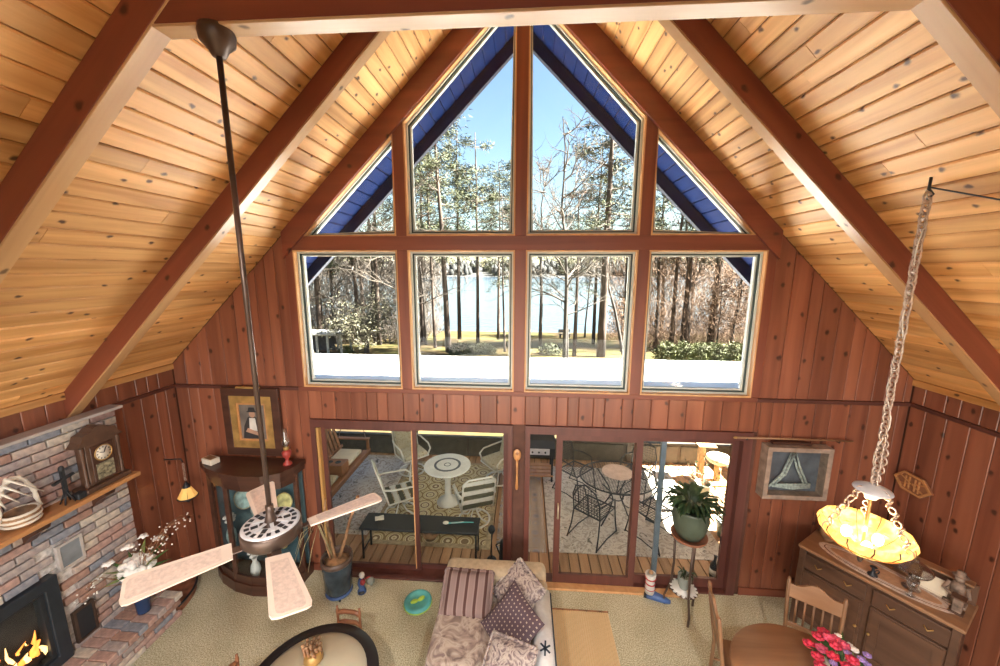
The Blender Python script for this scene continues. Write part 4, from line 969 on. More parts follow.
def face_rot(nrm, roll):
    n_ = Vector(nrm).normalized(); u = (Vector((0, 0, 1))-n_*n_.z).normalized(); r_ = u.cross(n_)
    return (Matrix((r_, u, n_)).transposed() @ Matrix.Rotation(math.radians(roll), 3, 'Z')).to_euler()
cushion('striped_pillow', 'stripe_brown', 'brown striped square pillow leaning on left of sofa arm', (-.52, -.78, .55), face_rot((-.03, -.60, .80), 1), .54, .44, .17, 'all')
cushion('floral_pillow', 'pillow_floral', 'ruffled floral pillow tucked into far right sofa corner', (.03, -.74, .585), face_rot((-.40, -.45, .78), -14), .46, .44, .16, 'all')
cushion('checked_pillow', 'check_plum', 'plum and cream checked pillow standing on its corner', (-.03, -1.14, .60), face_rot((-.50, -.45, .72), -10), .52, .52, .15)
cushion('floral_pillow', 'pillow_floral', 'grey floral pillow in front of the checked pillow', (-.06, -1.58, .58), face_rot((-.45, -.42, .78), 22), .48, .48, .15, 'all')
# floor things
ty = thing('disc_toy', 'round turquoise floor disc with lime leaf shapes on carpet', 'toy', (-1.18, -.42, 0))
MB().lathe([(0, 0), (.14, 0), (.16, .012), (.165, .045), (.15, .06), (.12, .058), (.11, .05), (0, .05)], 28).build('body', 'turquoise', ty)
for (x, y, a) in ((-.035, -.02, .5), (.035, .025, .9)): MB().ell((x, y, .055), (.05, .032, .012), 12, 6, (0, 0, a)).build('leaf_shape', 'lime', ty)
MB().torus((0, 0, .02), .163, .008, 28, 6).build('rim', 'lime', ty)
mt = thing('straw_mat', 'rectangular woven straw mat on carpet right of sofa', 'mat', (.76, -.75, 0))
mr_ = MB(); nx = 26
for i in range(nx): mr_.box((-.325+.65*(i+.5)/nx, -.05, .006), (.65/nx-.003, .86, .010))
tag(mr_.build('woven_strips', 'straw', mt), kind='stuff')
MB().box((0, .37, .008), (.66, .02, .013)).build('edge_band', 'twist_wood', mt)
# crock with sticks
ct = thing('stick_crock', 'dark blue-grey crock holding driftwood sticks on wheeled caddy by door', 'crock', (-2.20, -.34, 0))
plain('crock_glaze', (.045, .065, .085), .25, .3, 6); plain('crock_rim', (.10, .065, .05), .3, .3, 10)
MB().lathe([(0, .07), (.14, .07), (.155, .10), (.165, .25), (.175, .42), (.175, .46)], 24).build('body', 'crock_glaze', ct)
MB().lathe([(.175, .455), (.185, .47), (.185, .53), (.17, .53), (.16, .50), (.155, .44), (0, .44)], 24).build('rim', 'crock_rim', ct)
MB().lathe([(0, .035), (.15, .035), (.16, .05), (.15, .068), (0, .068)], 20).build('caddy', 'blue_paint', ct)
for k in range(4): a = k*PI/2+.5; MB().lathe([(0, -.012), (.026, -.012), (.03, 0), (.026, .012), (0, .012)], 12).build('wheel', 'black_iron', ct, loc=(.13*math.cos(a), .13*math.sin(a), .03), rot=(PI/2, 0, a))
MB().lathe([(0, .45), (.15, .45), (.10, .49), (0, .50)], 16).build('soil', 'drift', ct)
MB().tube([(.02, 0, .46), (.10, .04, .72), (.16, .06, .95), (.27, .10, 1.28)], [.022, .02, .018, .02], 7).build('driftwood_stick', 'drift', ct)
MB().tube([(-.03, .02, .46), (-.10, .05, .80), (-.13, .04, 1.1), (-.11, .05, 1.25)], [.02, .018, .013, .008], 7).build('driftwood_stick', 'drift', ct)
MB().tube([(-.06, -.02, .46), (-.12, -.02, .75), (-.2, .0, .9)], [.014, .011, .005], 6).build('driftwood_stick', 'drift', ct)
for k in range(7):
    a = 2.2+k*.35; MB().tube([(-.05, 0, .48), (-.05+.16*math.cos(a), .1*math.sin(a), .86+.04*k), (-.05+.36*math.cos(a), .2*math.sin(a), .92-.03*k), (-.05+.46*math.cos(a), .24*math.sin(a), .6-.02*k)], [.006, .005, .004, .002], 5).build('grass_blade', 'dry_grass', ct)
fg = thing('carved_figurine', 'small painted figurine with red and pale green on floor beside crock', 'figurine', (-1.93, -.30, 0), .3)
MB().lathe([(0, 0), (.055, 0), (.05, .03), (.03, .05), (.045, .12), (.035, .18), (.015, .20), (0, .2)], 12).build('body', 'blue_paint', fg); MB().ell((.01, 0, .235), (.035, .035, .04), 10, 6).build('head', 'shirt_white', fg)
MB().ell((.02, -.03, .16), (.035, .03, .04), 8, 5).build('scarf', 'red_paint', fg); MB().ell((.11, .01, .12), (.05, .04, .055), 8, 5).build('basket', 'pot_grey', fg); MB().tube([(.03, 0, .17), (.11, 0, .2)], .008, 5).build('arm', 'red_paint', fg)
for s in (-1, 1): MB().ell((.0, s*.035, .02), (.04, .025, .022), 8, 5).build('foot', 'black_iron', fg)

# small round table and child chairs
tb = thing('round_play_table', 'low round cream table with black rim at bottom left', 'table', (-1.72, -1.72, 0))
MB().lathe([(0, .475), (.47, .475), (.47, .502), (0, .502)], 48).build('top', 'table_cream', tb)
MB().lathe([(.455, .47), (.55, .475), (.557, .49), (.55, .506), (.455, .506)], 48).build('rim', 'black_edge', tb)
MB().lathe([(.04, .05), (.045, .2), (.03, .3), (.05, .475)], 16).build('pedestal', 'black_edge', tb)
for k in range(4): a = k*PI/2+.4; MB().tube([(0, 0, .14), (.2*math.cos(a), .2*math.sin(a), .07), (.32*math.cos(a), .32*math.sin(a), .015)], [.03, .025, .018], 6).build('foot', 'black_edge', tb)
def child_chair(loc, rz, label):
    o = thing('child_chair', label, 'chair', loc, rz, 'child chairs at the low round table')
    MB().box((0, 0, .29), (.26, .26, .02)).build('seat', 'chair_red', o, bev=.006)
    for x in (-.12, .12):
        MB().lathe([(.012, 0), (.014, .29), (.013, .5), (.016, .56), (.010, .58), (.012, .60), (0, .605)], 8, (x, .12, 0)).build('back_post', 'chair_red', o); MB().cyl((x, -.11, 0), (x, -.11, .285), .012).build('leg', 'chair_red', o)
    for z in (.40, .52): MB().tube([(-.12, .12, z), (-.06, .135, z+.01), (.06, .135, z+.01), (.12, .12, z)], .017, 6, sy=1.6).build('back_rail', 'chair_red', o)
child_chair((-1.70, -1.20, 0), -.06, 'small red-brown ladder-back chair behind the low cream table')
child_chair((-2.36, -1.74, 0), 1.45, 'small red-brown chair at left edge of the low cream table')
tc_ = thing('twisted_wood_holder', 'brown polished cluster of twisted wood pegs on cream table', 'centrepiece', (-1.80, -1.53, .505))
MB().lathe([(0, 0), (.07, 0), (.085, .02), (.075, .09), (.06, .10), (0, .1)], 14).build('base', 'gilt', tc_)
for k in range(14):
    a = k*2.399; r_ = .075*math.sqrt((k+.5)/14); h = .14+.05*((k*7) % 5)/5
    p = MB().tube([(r_*.8*math.cos(a), r_*.8*math.sin(a), .05), (r_*math.cos(a+.4), r_*math.sin(a+.4), h*.6), (r_*1.05*math.cos(a), r_*1.05*math.sin(a), h)], [.014, .012, .015], 7).build('peg', 'twist_wood', tc_)
    MB().ell((r_*1.05*math.cos(a), r_*1.05*math.sin(a), h+.006), (.018, .018, .014), 8, 5).build('knob', 'drift', p)

# ------------------------------------------------------------------ plant stand, boot
ps = thing('plant_stand', 'three-legged metal plant stand with round terracotta tray by glass door', 'plant stand', (1.96, -.30, 0))
MB().lathe([(0, .985), (.15, .985), (.185, 1.0), (.195, 1.03), (.185, 1.03), (.175, 1.01), (0, 1.005)], 24).build('tray', 'terracotta', ps)
for k in range(3):
    a = k*2*PI/3+.5; c, s = math.cos(a), math.sin(a)
    MB().tube([(.14*c, .14*s, .99), (.125*c, .125*s, .6), (.14*c, .14*s, .32), (.20*c, .20*s, .12), (.19*c, .19*s, .0)], .013, 7).build('leg', 'brown_metal', ps)
MB().lathe([(0, .30), (.12, .30), (.15, .31), (.15, .32), (0, .315)], 20).build('shelf', 'brown_metal', ps)
dl = MB().lathe([(0, .322), (.125, .322), (.125, .326), (0, .326)], 24).build('doily', 'white_matte', ps)
for k in range(16): MB().ell((.128*math.cos(k*PI/8), .128*math.sin(k*PI/8), .319), (.026, .022, .004), 8, 4, (0, 0, k*PI/8)).build('scallop', 'white_matte', dl)
def plant(x, y, z, r, h, nl, L, mat, potmat, name, label, seed):
    o = thing(name, label, 'plant', (x, y, z)); rr = random.Random(seed)
    MB().lathe([(0, 0), (r*.62, 0), (r*.85, h*.25), (r, h*.6), (r*.95, h*.9), (r*1.02, h), (r*.92, h), (r*.88, h*.85), (0, h*.8)], 24).build('pot', potmat, o)
    for k in range(nl):
        a = rr.uniform(0, 6.28); l = L*rr.uniform(.5, 1.1); up = rr.uniform(.35, 1.3); mm = MB(); c, s = math.cos(a), math.sin(a); wd = l*.085
        P = [Vector((c*r*.3, s*r*.3, h*.85)), Vector((c*l*.45, s*l*.45, h+l*.45*up)), Vector((c*l*.8, s*l*.8, h+l*.5*up)), Vector((c*l*1.05, s*l*1.05, h+l*.36*up-.02))]; sd = Vector((-s, c, 0))
        ws = (.25, 1, .8, .05); vs = []
        for p, w_ in zip(P, ws): vs += [p-sd*wd*w_, p+Vector((0, 0, .008)), p+sd*wd*w_]
        fs = []
        for i in range(3): fs += [(i*3, i*3+1, i*3+4, i*3+3), (i*3+1, i*3+2, i*3+5, i*3+4)]
        mm.add(vs, fs, True); mm.build('leaf', mat, o)
    return o
plant(1.96, -.30, 1.012, .195, .36, 110, .30, 'leaf_dark', 'pot_green', 'potted_plant', 'bushy green plant in round green pot on tall plant stand', 3)
plant(1.96, -.30, .327, .075, .17, 16, .12, 'leaf_dark', 'pot_grey', 'potted_plant', 'tiny plant in grey pot on lower shelf of plant stand', 4)
bt_ = thing('decorative_boot', 'white and red patterned boot with blue foot by the glass door', 'boot', (1.64, -.13, 0), -.35)
MB().lathe([(0, .08), (.055, .08), (.058, .14), (.05, .24), (.06, .31), (.062, .34), (.05, .34), (.045, .3), (0, .28)], 16).build('shaft', 'shirt_white', bt_)
MB().tube([(-.03, 0, .045), (.06, 0, .05), (.16, 0, .04), (.24, 0, .032)], [.05, .052, .042, .022], 10).build('foot', 'blue_paint', bt_)
MB().box((-.035, 0, .02), (.05, .06, .04)).build('heel', 'black_iron', bt_, bev=.005)
for k in range(3): MB().torus((0, 0, .14+.07*k), .052+.004*(k == 2), .010, 16, 5).build('red_band', 'red_paint', bt_)
MB().ell((0, 0, .355), (.03, .03, .025), 8, 5).build('top_knot', 'drift', bt_)

# ------------------------------------------------------------------ wall pieces
sp = thing('wooden_spoon', 'large carved wooden spoon hung on post between doors', 'spoon', (-.01, -.045, 1.33))
MB().ell((0, 0, .455), (.048, .014, .075), 14, 8).build('bowl', 'mantel_wood', sp); MB().tube([(0, 0, .40), (0, 0, .2), (0, 0, .03), (0, 0, 0)], [.016, .013, .02, .012], 8).build('handle', 'mantel_wood', sp); MB().ell((0, -.012, .475), (.02, .006, .02), 8, 5).build('carving', 'twist_wood', sp)
sb = thing('shadow_box', 'glazed wooden shadow box with draped rope inside on right wall panel', 'frame', (3.16, -.01, 1.72))
plain('weathered_frame', (.30, .22, .17), .6, .2, 12); plain('box_lining', (.10, .11, .13), .7, .2)
MB().ring([(-.35, -.315), (.35, -.315), (.35, .315), (-.35, .315)], [(-.30, -.265), (.30, -.265), (.30, .265), (-.30, .265)], -.13, .0).build('frame', 'weathered_frame', sb)
MB().box((0, -.012, 0), (.62, .015, .55)).build('backing', 'box_lining', sb); MB().box((0, -.118, 0), (.60, .004, .53)).build('glass', 'clear_glass', sb)
plain('rope', (.42, .46, .42), .8, .3, 40)
for dx in (0, .035): MB().tube([(-.25+dx, -.06, -.20), (-.12+dx, -.06, -.04), (-.04+dx, -.06, .24), (.03+dx, -.06, .05), (.14+dx, -.06, -.17)], .013, 7).build('rope', 'rope', sb)
for k in range(3): MB().tube([(-.2, -.06-.02*k, -.19+.02*k), (0, -.07, -.21+.025*k), (.2, -.06, -.19+.02*k)], .012, 7).build('rope_coil', 'rope', sb)
wsk = thing('walking_stick', 'long thin wooden stick mounted above the shadow box', 'stick', (2.50, -.04, 2.095))
MB().tube([(0, 0, 0), (.6, -.004, .006), (1.27, 0, .0)], [.013, .011, .010], 8).build('shaft', 'oak_mid', wsk); MB().ell((0, 0, 0), (.03, .014, .014), 8, 5).build('knob', 'gilt', wsk)
for x in (.12, 1.12): MB().tube([(x, .03, -.02), (x, -.012, -.022), (x, -.018, .0)], .005, 5).build('bracket', 'black_iron', wsk)
MB().prism([(.40, -.055), (.82, -.055), (.82, -.035), (.78, -.028), (.44, -.028), (.40, -.035)], -.03, .03).build('mount_plate', 'dark_walnut', wsk)
hx = thing('barn_plaque', 'small wooden hexagon plaque with slatted star on right wall', 'plaque', (4.318, -.215, 1.70))
hexp = [(-.20, 0), (-.10, .105), (.10, .105), (.20, 0), (.10, -.105), (-.10, -.105)]
MB().prism(hexp, 0, -.018, 'yz').build('board', 'chair_red', hx); MB().ring(hexp, inset(hexp, .022), -.018, -.03, 'yz').build('rim', 'mantel_wood', hx)
for y in (-.07, -.03, .03, .07): MB().box((-.024, y, 0), (.01, .012, .14)).build('slat', 'mantel_wood', hx)
for k in range(2): MB().bar((-.026, -.13, .05-.1*k), (-.026, .13, -.05+.1*k), .012, .008, (1, 0, 0)).build('slat', 'mantel_wood', hx)

# ------------------------------------------------------------------ sideboard set across the corner
FA, FB = Vector((3.13, -.36)), Vector((3.78, -1.31)); dv = (FB-FA).normalized(); nv = Vector((-dv.y, dv.x))  # nv points to the corner
SL = (FB-FA).length; ctr = (FA+FB)/2
sd_ = thing('sideboard', 'dark oak sideboard with panelled doors set across right corner', 'sideboard', (ctr.x, ctr.y, 0), math.atan2(dv.y, dv.x))
D_ = .47
MB().box((0, D_/2, 1.0), (SL+.03, D_+.03, .035)).build('top', 'oak_mid', sd_, bev=.008)
MB().box((0, D_/2+.012, .55), (SL-.03, D_-.03, .86)).build('body', 'oak_sideboard', sd_, bev=.006)
for x in (-1, 1): MB().box((x*(SL/2-.03), .02, .5), (.06, .06, .98)).build('post', 'oak_sideboard', sd_, bev=.008)
for k in (-1, 1):
    dw = MB().box((k*(SL/4-.012), .012, .86), (SL/2-.07, .03, .17)).build('drawer', 'oak_sideboard', sd_, bev=.008)
    for x in (-.12, .12): MB().tube([(k*(SL/4-.012)+x-.03, -.006, .87), (k*(SL/4-.012)+x, -.03, .85), (k*(SL/4-.012)+x+.03, -.006, .87)], .006, 6).build('pull', 'gilt', dw)
    dr_ = MB().box((k*(SL/4-.012), .014, .45), (SL/2-.07, .026, .60)).build('door', 'oak_sideboard', sd_, bev=.006)
    MB().ring([(k*(SL/4-.012)-.23, .17), (k*(SL/4-.012)+.23, .17), (k*(SL/4-.012)+.23, .73), (k*(SL/4-.012)-.23, .73)], [(k*(SL/4-.012)-.17, .23), (k*(SL/4-.012)+.17, .23), (k*(SL/4-.012)+.17, .67), (k*(SL/4-.012)-.17, .67)], -.006, .01).build('door_frame', 'oak_sideboard', dr_)
    MB().ell((k*.05, -.015, .47), (.014, .014, .014), 8, 5).build('knob', 'gilt', dr_)
bkb = MB().box((0, D_-.03, 1.12), (SL, .03, .20)).build('backboard', 'oak_sideboard', sd_, bev=.006)
MB().box((0, D_-.05, 1.22), (SL-.05, .10, .018)).build('gallery_shelf', 'oak_mid', bkb, bev=.004)
def on_sb(u, v, z=1.018): p = ctr+dv*u+nv*v; return (p.x, p.y, z)
rzs = math.atan2(dv.y, dv.x)
plain('runner_tan', (.50, .28, .16), .8, .1, 30); plain('runner_lace', (.62, .50, .42), .8, .15, 40); plain('runner_line', (.16, .06, .04), .8, .1)
rn = thing('oval_runner', 'oval lace-edged tan table runner on sideboard', 'runner', on_sb(.02, .20), rzs)
for k, (rx, ry, z, mt_) in enumerate(((.50, .165, .003, 'runner_lace'), (.455, .135, .005, 'runner_line'), (.445, .128, .007, 'runner_lace'), (.40, .095, .009, 'runner_tan'))):
    MB().prism(circ(rx, 40, ry=ry), z-.003, z, 'xy').build('runner_border' if k < 3 else 'runner_field', mt_, rn)
gc = thing('glass_compote', 'clear glass footed compote dish with lid on sideboard runner', 'compote', on_sb(.22, .21, 1.027)); gc.scale = (1.15, 1.15, 1.1)
MB().lathe([(0, 0), (.06, 0), (.055, .01), (.015, .03), (.013, .09), (.05, .12), (.10, .16), (.11, .19), (.10, .19), (.05, .135), (0, .13)], 20).build('bowl', 'crystal', gc); MB().lathe([(.105, .192), (.09, .215), (.05, .24), (.015, .25), (.018, .275), (0, .285)], 20).build('lid', 'crystal', gc)
g2 = thing('glass_goblet', 'small clear glass goblet at the front edge of runner', 'goblet', on_sb(.24, .09, 1.027)); MB().lathe([(0, 0), (.04, 0), (.012, .015), (.01, .06), (.04, .10), (.045, .16), (.04, .16), (.03, .1), (0, .08)], 16).build('cup', 'crystal', g2)
cs = thing('candle_holder', 'small dark iron candle holder on runner under the hanging lamp', 'candle holder', on_sb(-.02, .10, 1.027)); MB().lathe([(0, 0), (.04, 0), (.035, .012), (.012, .03), (.012, .07), (.03, .085), (.02, .09), (0, .09)], 14).build('stem', 'black_iron', cs); MB().torus((.04, 0, .03), .02, .005, 12, 5, (PI/2, 0, 0)).build('finger_ring', 'black_iron', cs)
jug = thing('carved_gourd', 'round orange-brown carved gourd with open hole at corner end of sideboard', 'ornament', on_sb(-.45, .34)); MB().lathe([(0, 0), (.04, 0), (.075, .06), (.08, .12), (.05, .19), (.025, .23), (.03, .27), (0, .275)], 16).build('body', 'drift', jug)
MB().torus((.02, -.02, .30), .04, .022, 16, 8, (PI/2, 0, .4)).build('ring_head', 'terracotta', jug)
tr = thing('leaning_card', 'flat cream tray leaning against sideboard backboard', 'tray', on_sb(.36, .34), rzs); MB().box((0, 0, .075), (.22, .012, .15), (math.radians(-18), 0, 0)).build('panel', 'cream', tr, bev=.003); MB().box((0, -.012, .01), (.24, .04, .016)).build('foot', 'cream', tr)
wf = thing('wood_carving', 'grey carved wooden figure standing at right end of sideboard', 'figurine', on_sb(.47, .33), rzs)
plain('carve_grey', (.22, .15, .11), .7, .4, 18)
MB().box((0, 0, .012), (.14, .10, .024)).build('plinth', 'carve_grey', wf, bev=.004)
MB().tube([(0, 0, .02), (0, .01, .10), (0, 0, .18), (0, 0, .22)], [.05, .045, .05, .03], 10).build('torso', 'carve_grey', wf); MB().ell((0, -.01, .255), (.032, .034, .04), 10, 7).build('head', 'carve_grey', wf); MB().lathe([(.055, .28), (.03, .285), (.028, .32), (0, .325)], 12).build('hat', 'carve_grey', wf)
for s in (-1, 1): MB().tube([(s*.05, 0, .19), (s*.075, -.03, .12), (s*.02, -.055, .10)], [.018, .016, .014], 7).build('arm', 'carve_grey', wf)
bc = thing('carved_block', 'short square carved wooden block beside the figurine', 'ornament', on_sb(.50, .20), rzs); MB().box((0, 0, .07), (.06, .06, .14)).build('column', 'carve_grey', bc, bev=.006); MB().box((0, 0, .147), (.09, .09, .014)).build('cap', 'oak_sideboard', bc, bev=.003); MB().box((0, 0, .008), (.09, .09, .016)).build('foot', 'oak_sideboard', bc, bev=.003)

# ------------------------------------------------------------------ dining table and chairs
dt = thing('dining_table', 'round oak dining table at bottom right', 'table', (2.36, -1.66, 0))
MB().lathe([(0, .72), (.53, .72), (.555, .73), (.56, .742), (.55, .755), (0, .755)], 48).build('top', 'oak_mid', dt); MB().lathe([(.44, .66), (.46, .66), (.46, .72), (.44, .72)], 40).build('apron', 'oak_mid', dt)
MB().lathe([(.06, .1), (.09, .14), (.06, .25), (.05, .4), (.08, .55), (.07, .62), (.16, .70), (.16, .72)], 18).build('pedestal', 'oak_v', dt)
for k in range(4): a = k*PI/2+.3; MB().tube([(.04*math.cos(a), .04*math.sin(a), .18), (.22*math.cos(a), .22*math.sin(a), .12), (.36*math.cos(a), .36*math.sin(a), .03)], [.04, .035, .028], 8).build('foot', 'oak_v', dt)
def dining_chair(mid, face, label):
    o = thing('dining_chair', label, 'chair', (mid[0], mid[1], 0), face-PI/2, 'oak dining chairs')   # local +y = facing direction, back at y=0
    MB().prism([(-.19, .01), (.19, .01), (.22, .42), (-.22, .42)], .43, .465, 'xy').build('seat', 'oak_mid', o, bev=.01)
    for x in (-1, 1):
        MB().tube([(x*.18, .0, 0), (x*.185, .005, .45), (x*.20, -.05, .8), (x*.205, -.08, 1.0), (x*.205, -.085, 1.04)], [.016, .018, .017, .018, .012], 8).build('back_post', 'oak_v', o)
        MB().lathe([(.013, 0), (.018, .15), (.013, .2), (.02, .35), (.016, .43)], 10, (x*.185, .37, 0)).build('leg', 'oak_v', o)
        MB().cyl((x*.18, .01, .22), (x*.185, .37, .22), .01).build('stretcher', 'oak_v', o)
    cr_ = [(-.20, .86), (.20, .86), (.20, .99), (.14, .985), (.09, 1.005), (.04, 1.04), (0, 1.05), (-.04, 1.04), (-.09, 1.005), (-.14, .985), (-.20, .99)]
    c = MB().prism([(x, z-.95) for x, z in cr_], -.012, .012).build('crest_rail', 'oak_mid', o, loc=(0, -.075, .95), rot=(math.radians(9), 0, 0))
    MB().box((0, -.02, .60), (.36, .018, .05)).build('lower_rail', 'oak_mid', o, bev=.004)
    for k in range(5): MB().cyl((-.13+.065*k, -.025, .62), (-.13+.065*k, -.06, .87), .009).build('spindle', 'oak_v', o)
dining_chair((1.90, -1.19), math.radians(-15), 'pressed-back oak dining chair left of the round dining table')
dining_chair((2.80, -1.05), math.radians(-123), 'pressed-back oak dining chair between round dining table and sideboard')
fa = thing('flower_arrangement', 'bunch of red pink and violet flowers on dining table', 'flowers', (2.63, -1.56, .756)); fa.scale = (1.3, 1.3, 1.3)
MB().lathe([(0, 0), (.07, 0), (.09, .05), (.08, .10), (.07, .10), (.06, .03), (0, .02)], 16).build('bowl', 'ivory', fa)
fr = random.Random(21)
for k in range(26):
    a = k*2.399; rr = .17*math.sqrt((k+.5)/26); x, y = rr*math.cos(a), rr*math.sin(a); z = .20-.35*rr+fr.uniform(-.02, .03)
    mat = 'petal_red' if x < .03 and k % 3 else ('petal_pink' if k % 4 else 'petal_violet')
    if x > .05: mat = 'petal_violet' if k % 2 else 'petal_white'
    s = .034 if mat.startswith('petal_r') or mat.startswith('petal_p') else .022
    st = MB().tube([(x*.2, y*.2, .04), (x*.7, y*.7, z*.6), (x, y, z)], .003, 4).build('stem', 'stem_green', fa)
    fm = MB()
    for q in range(6): fm.ell((x+s*.55*math.cos(q*1.05), y+s*.55*math.sin(q*1.05), z), (s*.62, s*.5, s*.35), 6, 4, (.5*math.sin(q*1.05), -.5*math.cos(q*1.05), 0))
    fm.ell((x, y, z+s*.25), (s*.5, s*.5, s*.45), 7, 5); fm.build('flower', mat, st)
for k in range(18):
    a = k*.9; L = fr.uniform(.12, .22); sd2 = Vector((-math.sin(a), math.cos(a), 0))*.018; p0 = Vector((0, 0, .08)); p2 = Vector((L*math.cos(a), L*math.sin(a), fr.uniform(.04, .17))); mdp = (p0+p2)/2+Vector((0, 0, .03))
    MB().add([p0, mdp-sd2, p2, mdp+sd2, mdp+Vector((0, 0, .006))], [(0, 1, 4), (1, 2, 4), (2, 3, 4), (3, 0, 4)]).build('leaf', 'leaf_green', fa)

# ------------------------------------------------------------------ hanging bowl lamp on a long chain
LX, LY = 2.56, -1.62
lp = thing('chain_pendant_lamp', 'glowing stained glass bowl lamp hanging on a long chain', 'lamp', (LX, LY, 0))
ztop_ = roofz(LX)-.02
hk = MB(); hk.tube([(0, 0, ztop_+.02), (0, 0, ztop_-.05), (.03, 0, ztop_-.08), (.0, 0, ztop_-.11)], .008, 6).build('ceiling_hook', 'black_iron', lp)
lk = MB().torus((0, 0, 0), .024, .0062, 12, 5, (PI/2, 0, 0), 1, 1); me_ = lk.mesh('link')
nl = 60; ztop2, zbot2 = ztop_-.10, 2.50
for i in range(nl):
    o = link('chain_link', me_, 'chain_metal', lp, (.003*math.sin(i*1.3), 0, ztop2+(zbot2-ztop2)*i/(nl-1)), (0, 0, (i % 2)*PI/2)); o.scale = (1, 1, 1.3)
for i in range(12):   # the chain is doubled back over its lower end
    o = link('chain_link', me_, 'chain_metal', lp, (.028*math.sin(i/11*PI)+.012, .01, 2.50+.36*i/11), (0, 0, (i % 2)*PI/2+.4)); o.scale = (1, 1, 1.2)
MB().tube([(.02*math.sin(k*.9), .016*math.cos(k*.7), ztop_-.05+(2.5-ztop_)*k/30) for k in range(31)], .004, 5).build('lamp_cord', 'ivory', lp)
MB().tube([(0, 0, ztop_-.04), (.2, -.35, roofz(LX+.2)-.03), (.45, -.6, roofz(LX+.45)-.022)], .005, 5).build('lamp_cord', 'black_iron', lp)
MB().lathe([(0, 2.49), (.025, 2.49), (.06, 2.475), (.105, 2.455), (.11, 2.445), (.09, 2.435), (.05, 2.41), (.03, 2.38), (0, 2.38)], 24).build('canopy_disc', 'pale_metal', lp)
MB().cyl((0, 0, 2.40), (0, 0, 1.96), .010).build('stem', 'gilt', lp)
for k in range(3):
    a = k*2*PI/3+.9
    for i in range(9):
        u = i/8; o = link('short_chain_link', me_, 'chain_metal', lp, ((.08+.165*u)*math.cos(a), (.08+.165*u)*math.sin(a), 2.44-.31*u), (.35*math.sin(a)*-1, .35*math.cos(a), a+(i % 2)*PI/2)); o.scale = (.9, .9, 1.15)
# bowl of twelve curved glass panels between lead strips
m = bpy.data.materials.new('lit_glass'); m.use_nodes = True; MATS['lit_glass'] = m; t = m.node_tree; b = t.nodes['Principled BSDF']; setc(b, (.85, .62, .28), .35, emit=(1, .66, .24), es=.26)
ng = t.nodes.new('ShaderNodeTexNoise'); ng.inputs['Scale'].default_value = 14; ng.inputs['Distortion'].default_value = 2; tcg = t.nodes.new('ShaderNodeTexCoord'); t.links.new(tcg.outputs['Object'], ng.inputs['Vector'])
rg = ramp(t, [(.35, (.75, .42, .10)), (.5, (.95, .68, .22)), (.65, (1, .88, .55))]); t.links.new(ng.outputs[0], rg.inputs[0]); t.links.new(rg.outputs[0], b.inputs['Base Color']); t.links.new(rg.outputs[0], b.inputs['Emission Color'])
b.inputs['Transmission Weight'].default_value = 0
tr_ = t.nodes.new('ShaderNodeBsdfTranslucent'); tr_.inputs[0].default_value = (.95, .75, .42, 1); mxs = t.nodes.new('ShaderNodeMixShader'); mxs.inputs[0].default_value = .6
t.links.new(b.outputs[0], mxs.inputs[1]); t.links.new(tr_.outputs[0], mxs.inputs[2]); t.links.new(mxs.outputs[0], t.nodes['Material Output'].inputs[0])
plain('lit_orange', (.7, .25, .05), .4, .1)
prof = [(.055, 1.95), (.145, 1.99), (.215, 2.045), (.265, 2.11), (.256, 2.145)]
NP = 12
for k in range(NP):
    a0, a1 = 2*PI*k/NP+.012, 2*PI*(k+1)/NP-.012; vs = []
    for (r_, z) in prof:
        for a in (a0, (a0+a1)/2, a1):
            rr = r_*(1.03 if a == (a0+a1)/2 and r_ > .2 else 1); vs.append((rr*math.cos(a), rr*math.sin(a), z+(.012 if a == (a0+a1)/2 and z > 2.16 else 0)))
    fs = [(i*3+j, i*3+j+1, (i+1)*3+j+1, (i+1)*3+j) for i in range(4) for j in range(2)]
    p = MB().add(vs, fs, True).build('glass_panel', 'lit_glass', lp); sdm = p.modifiers.new('s', 'SOLIDIFY'); sdm.thickness = .004
    MB().tube([(r_*math.cos(2*PI*k/NP), r_*math.sin(2*PI*k/NP), z) for r_, z in prof], .0045, 5).build('lead_strip', 'brown_metal', lp)
    a0 += .02; a1 -= .02
MB().torus((0, 0, 2.045), .219, .006, 36, 5).build('orange_band', 'lit_orange', lp)
MB().lathe([(0, 1.86), (.012, 1.87), (.02, 1.90), (.012, 1.92), (.03, 1.935), (.065, 1.95), (0, 1.96)], 14).build('finial', 'brown_metal', lp)
bulb_m = emitter('bulb', (1, .82, .52), 7)
for k in range(3):
    a = k*2*PI/3; MB().ell((.10*math.cos(a), .10*math.sin(a), 2.05), (.032, .032, .045), 12, 8).build('bulb', 'bulb', lp); MB().cyl((.02*math.cos(a), .02*math.sin(a), 1.99), (.09*math.cos(a), .09*math.sin(a), 2.02), .012).build('socket', 'gilt', lp)
pl = bpy.data.lights.new('lamp_light', 'POINT'); po = bpy.data.objects.new('lamp_light', pl); COL.objects.link(po); pl.energy = 10; pl.color = (1, .75, .45); pl.shadow_soft_size = .08; po.location = (LX, LY, 2.11)

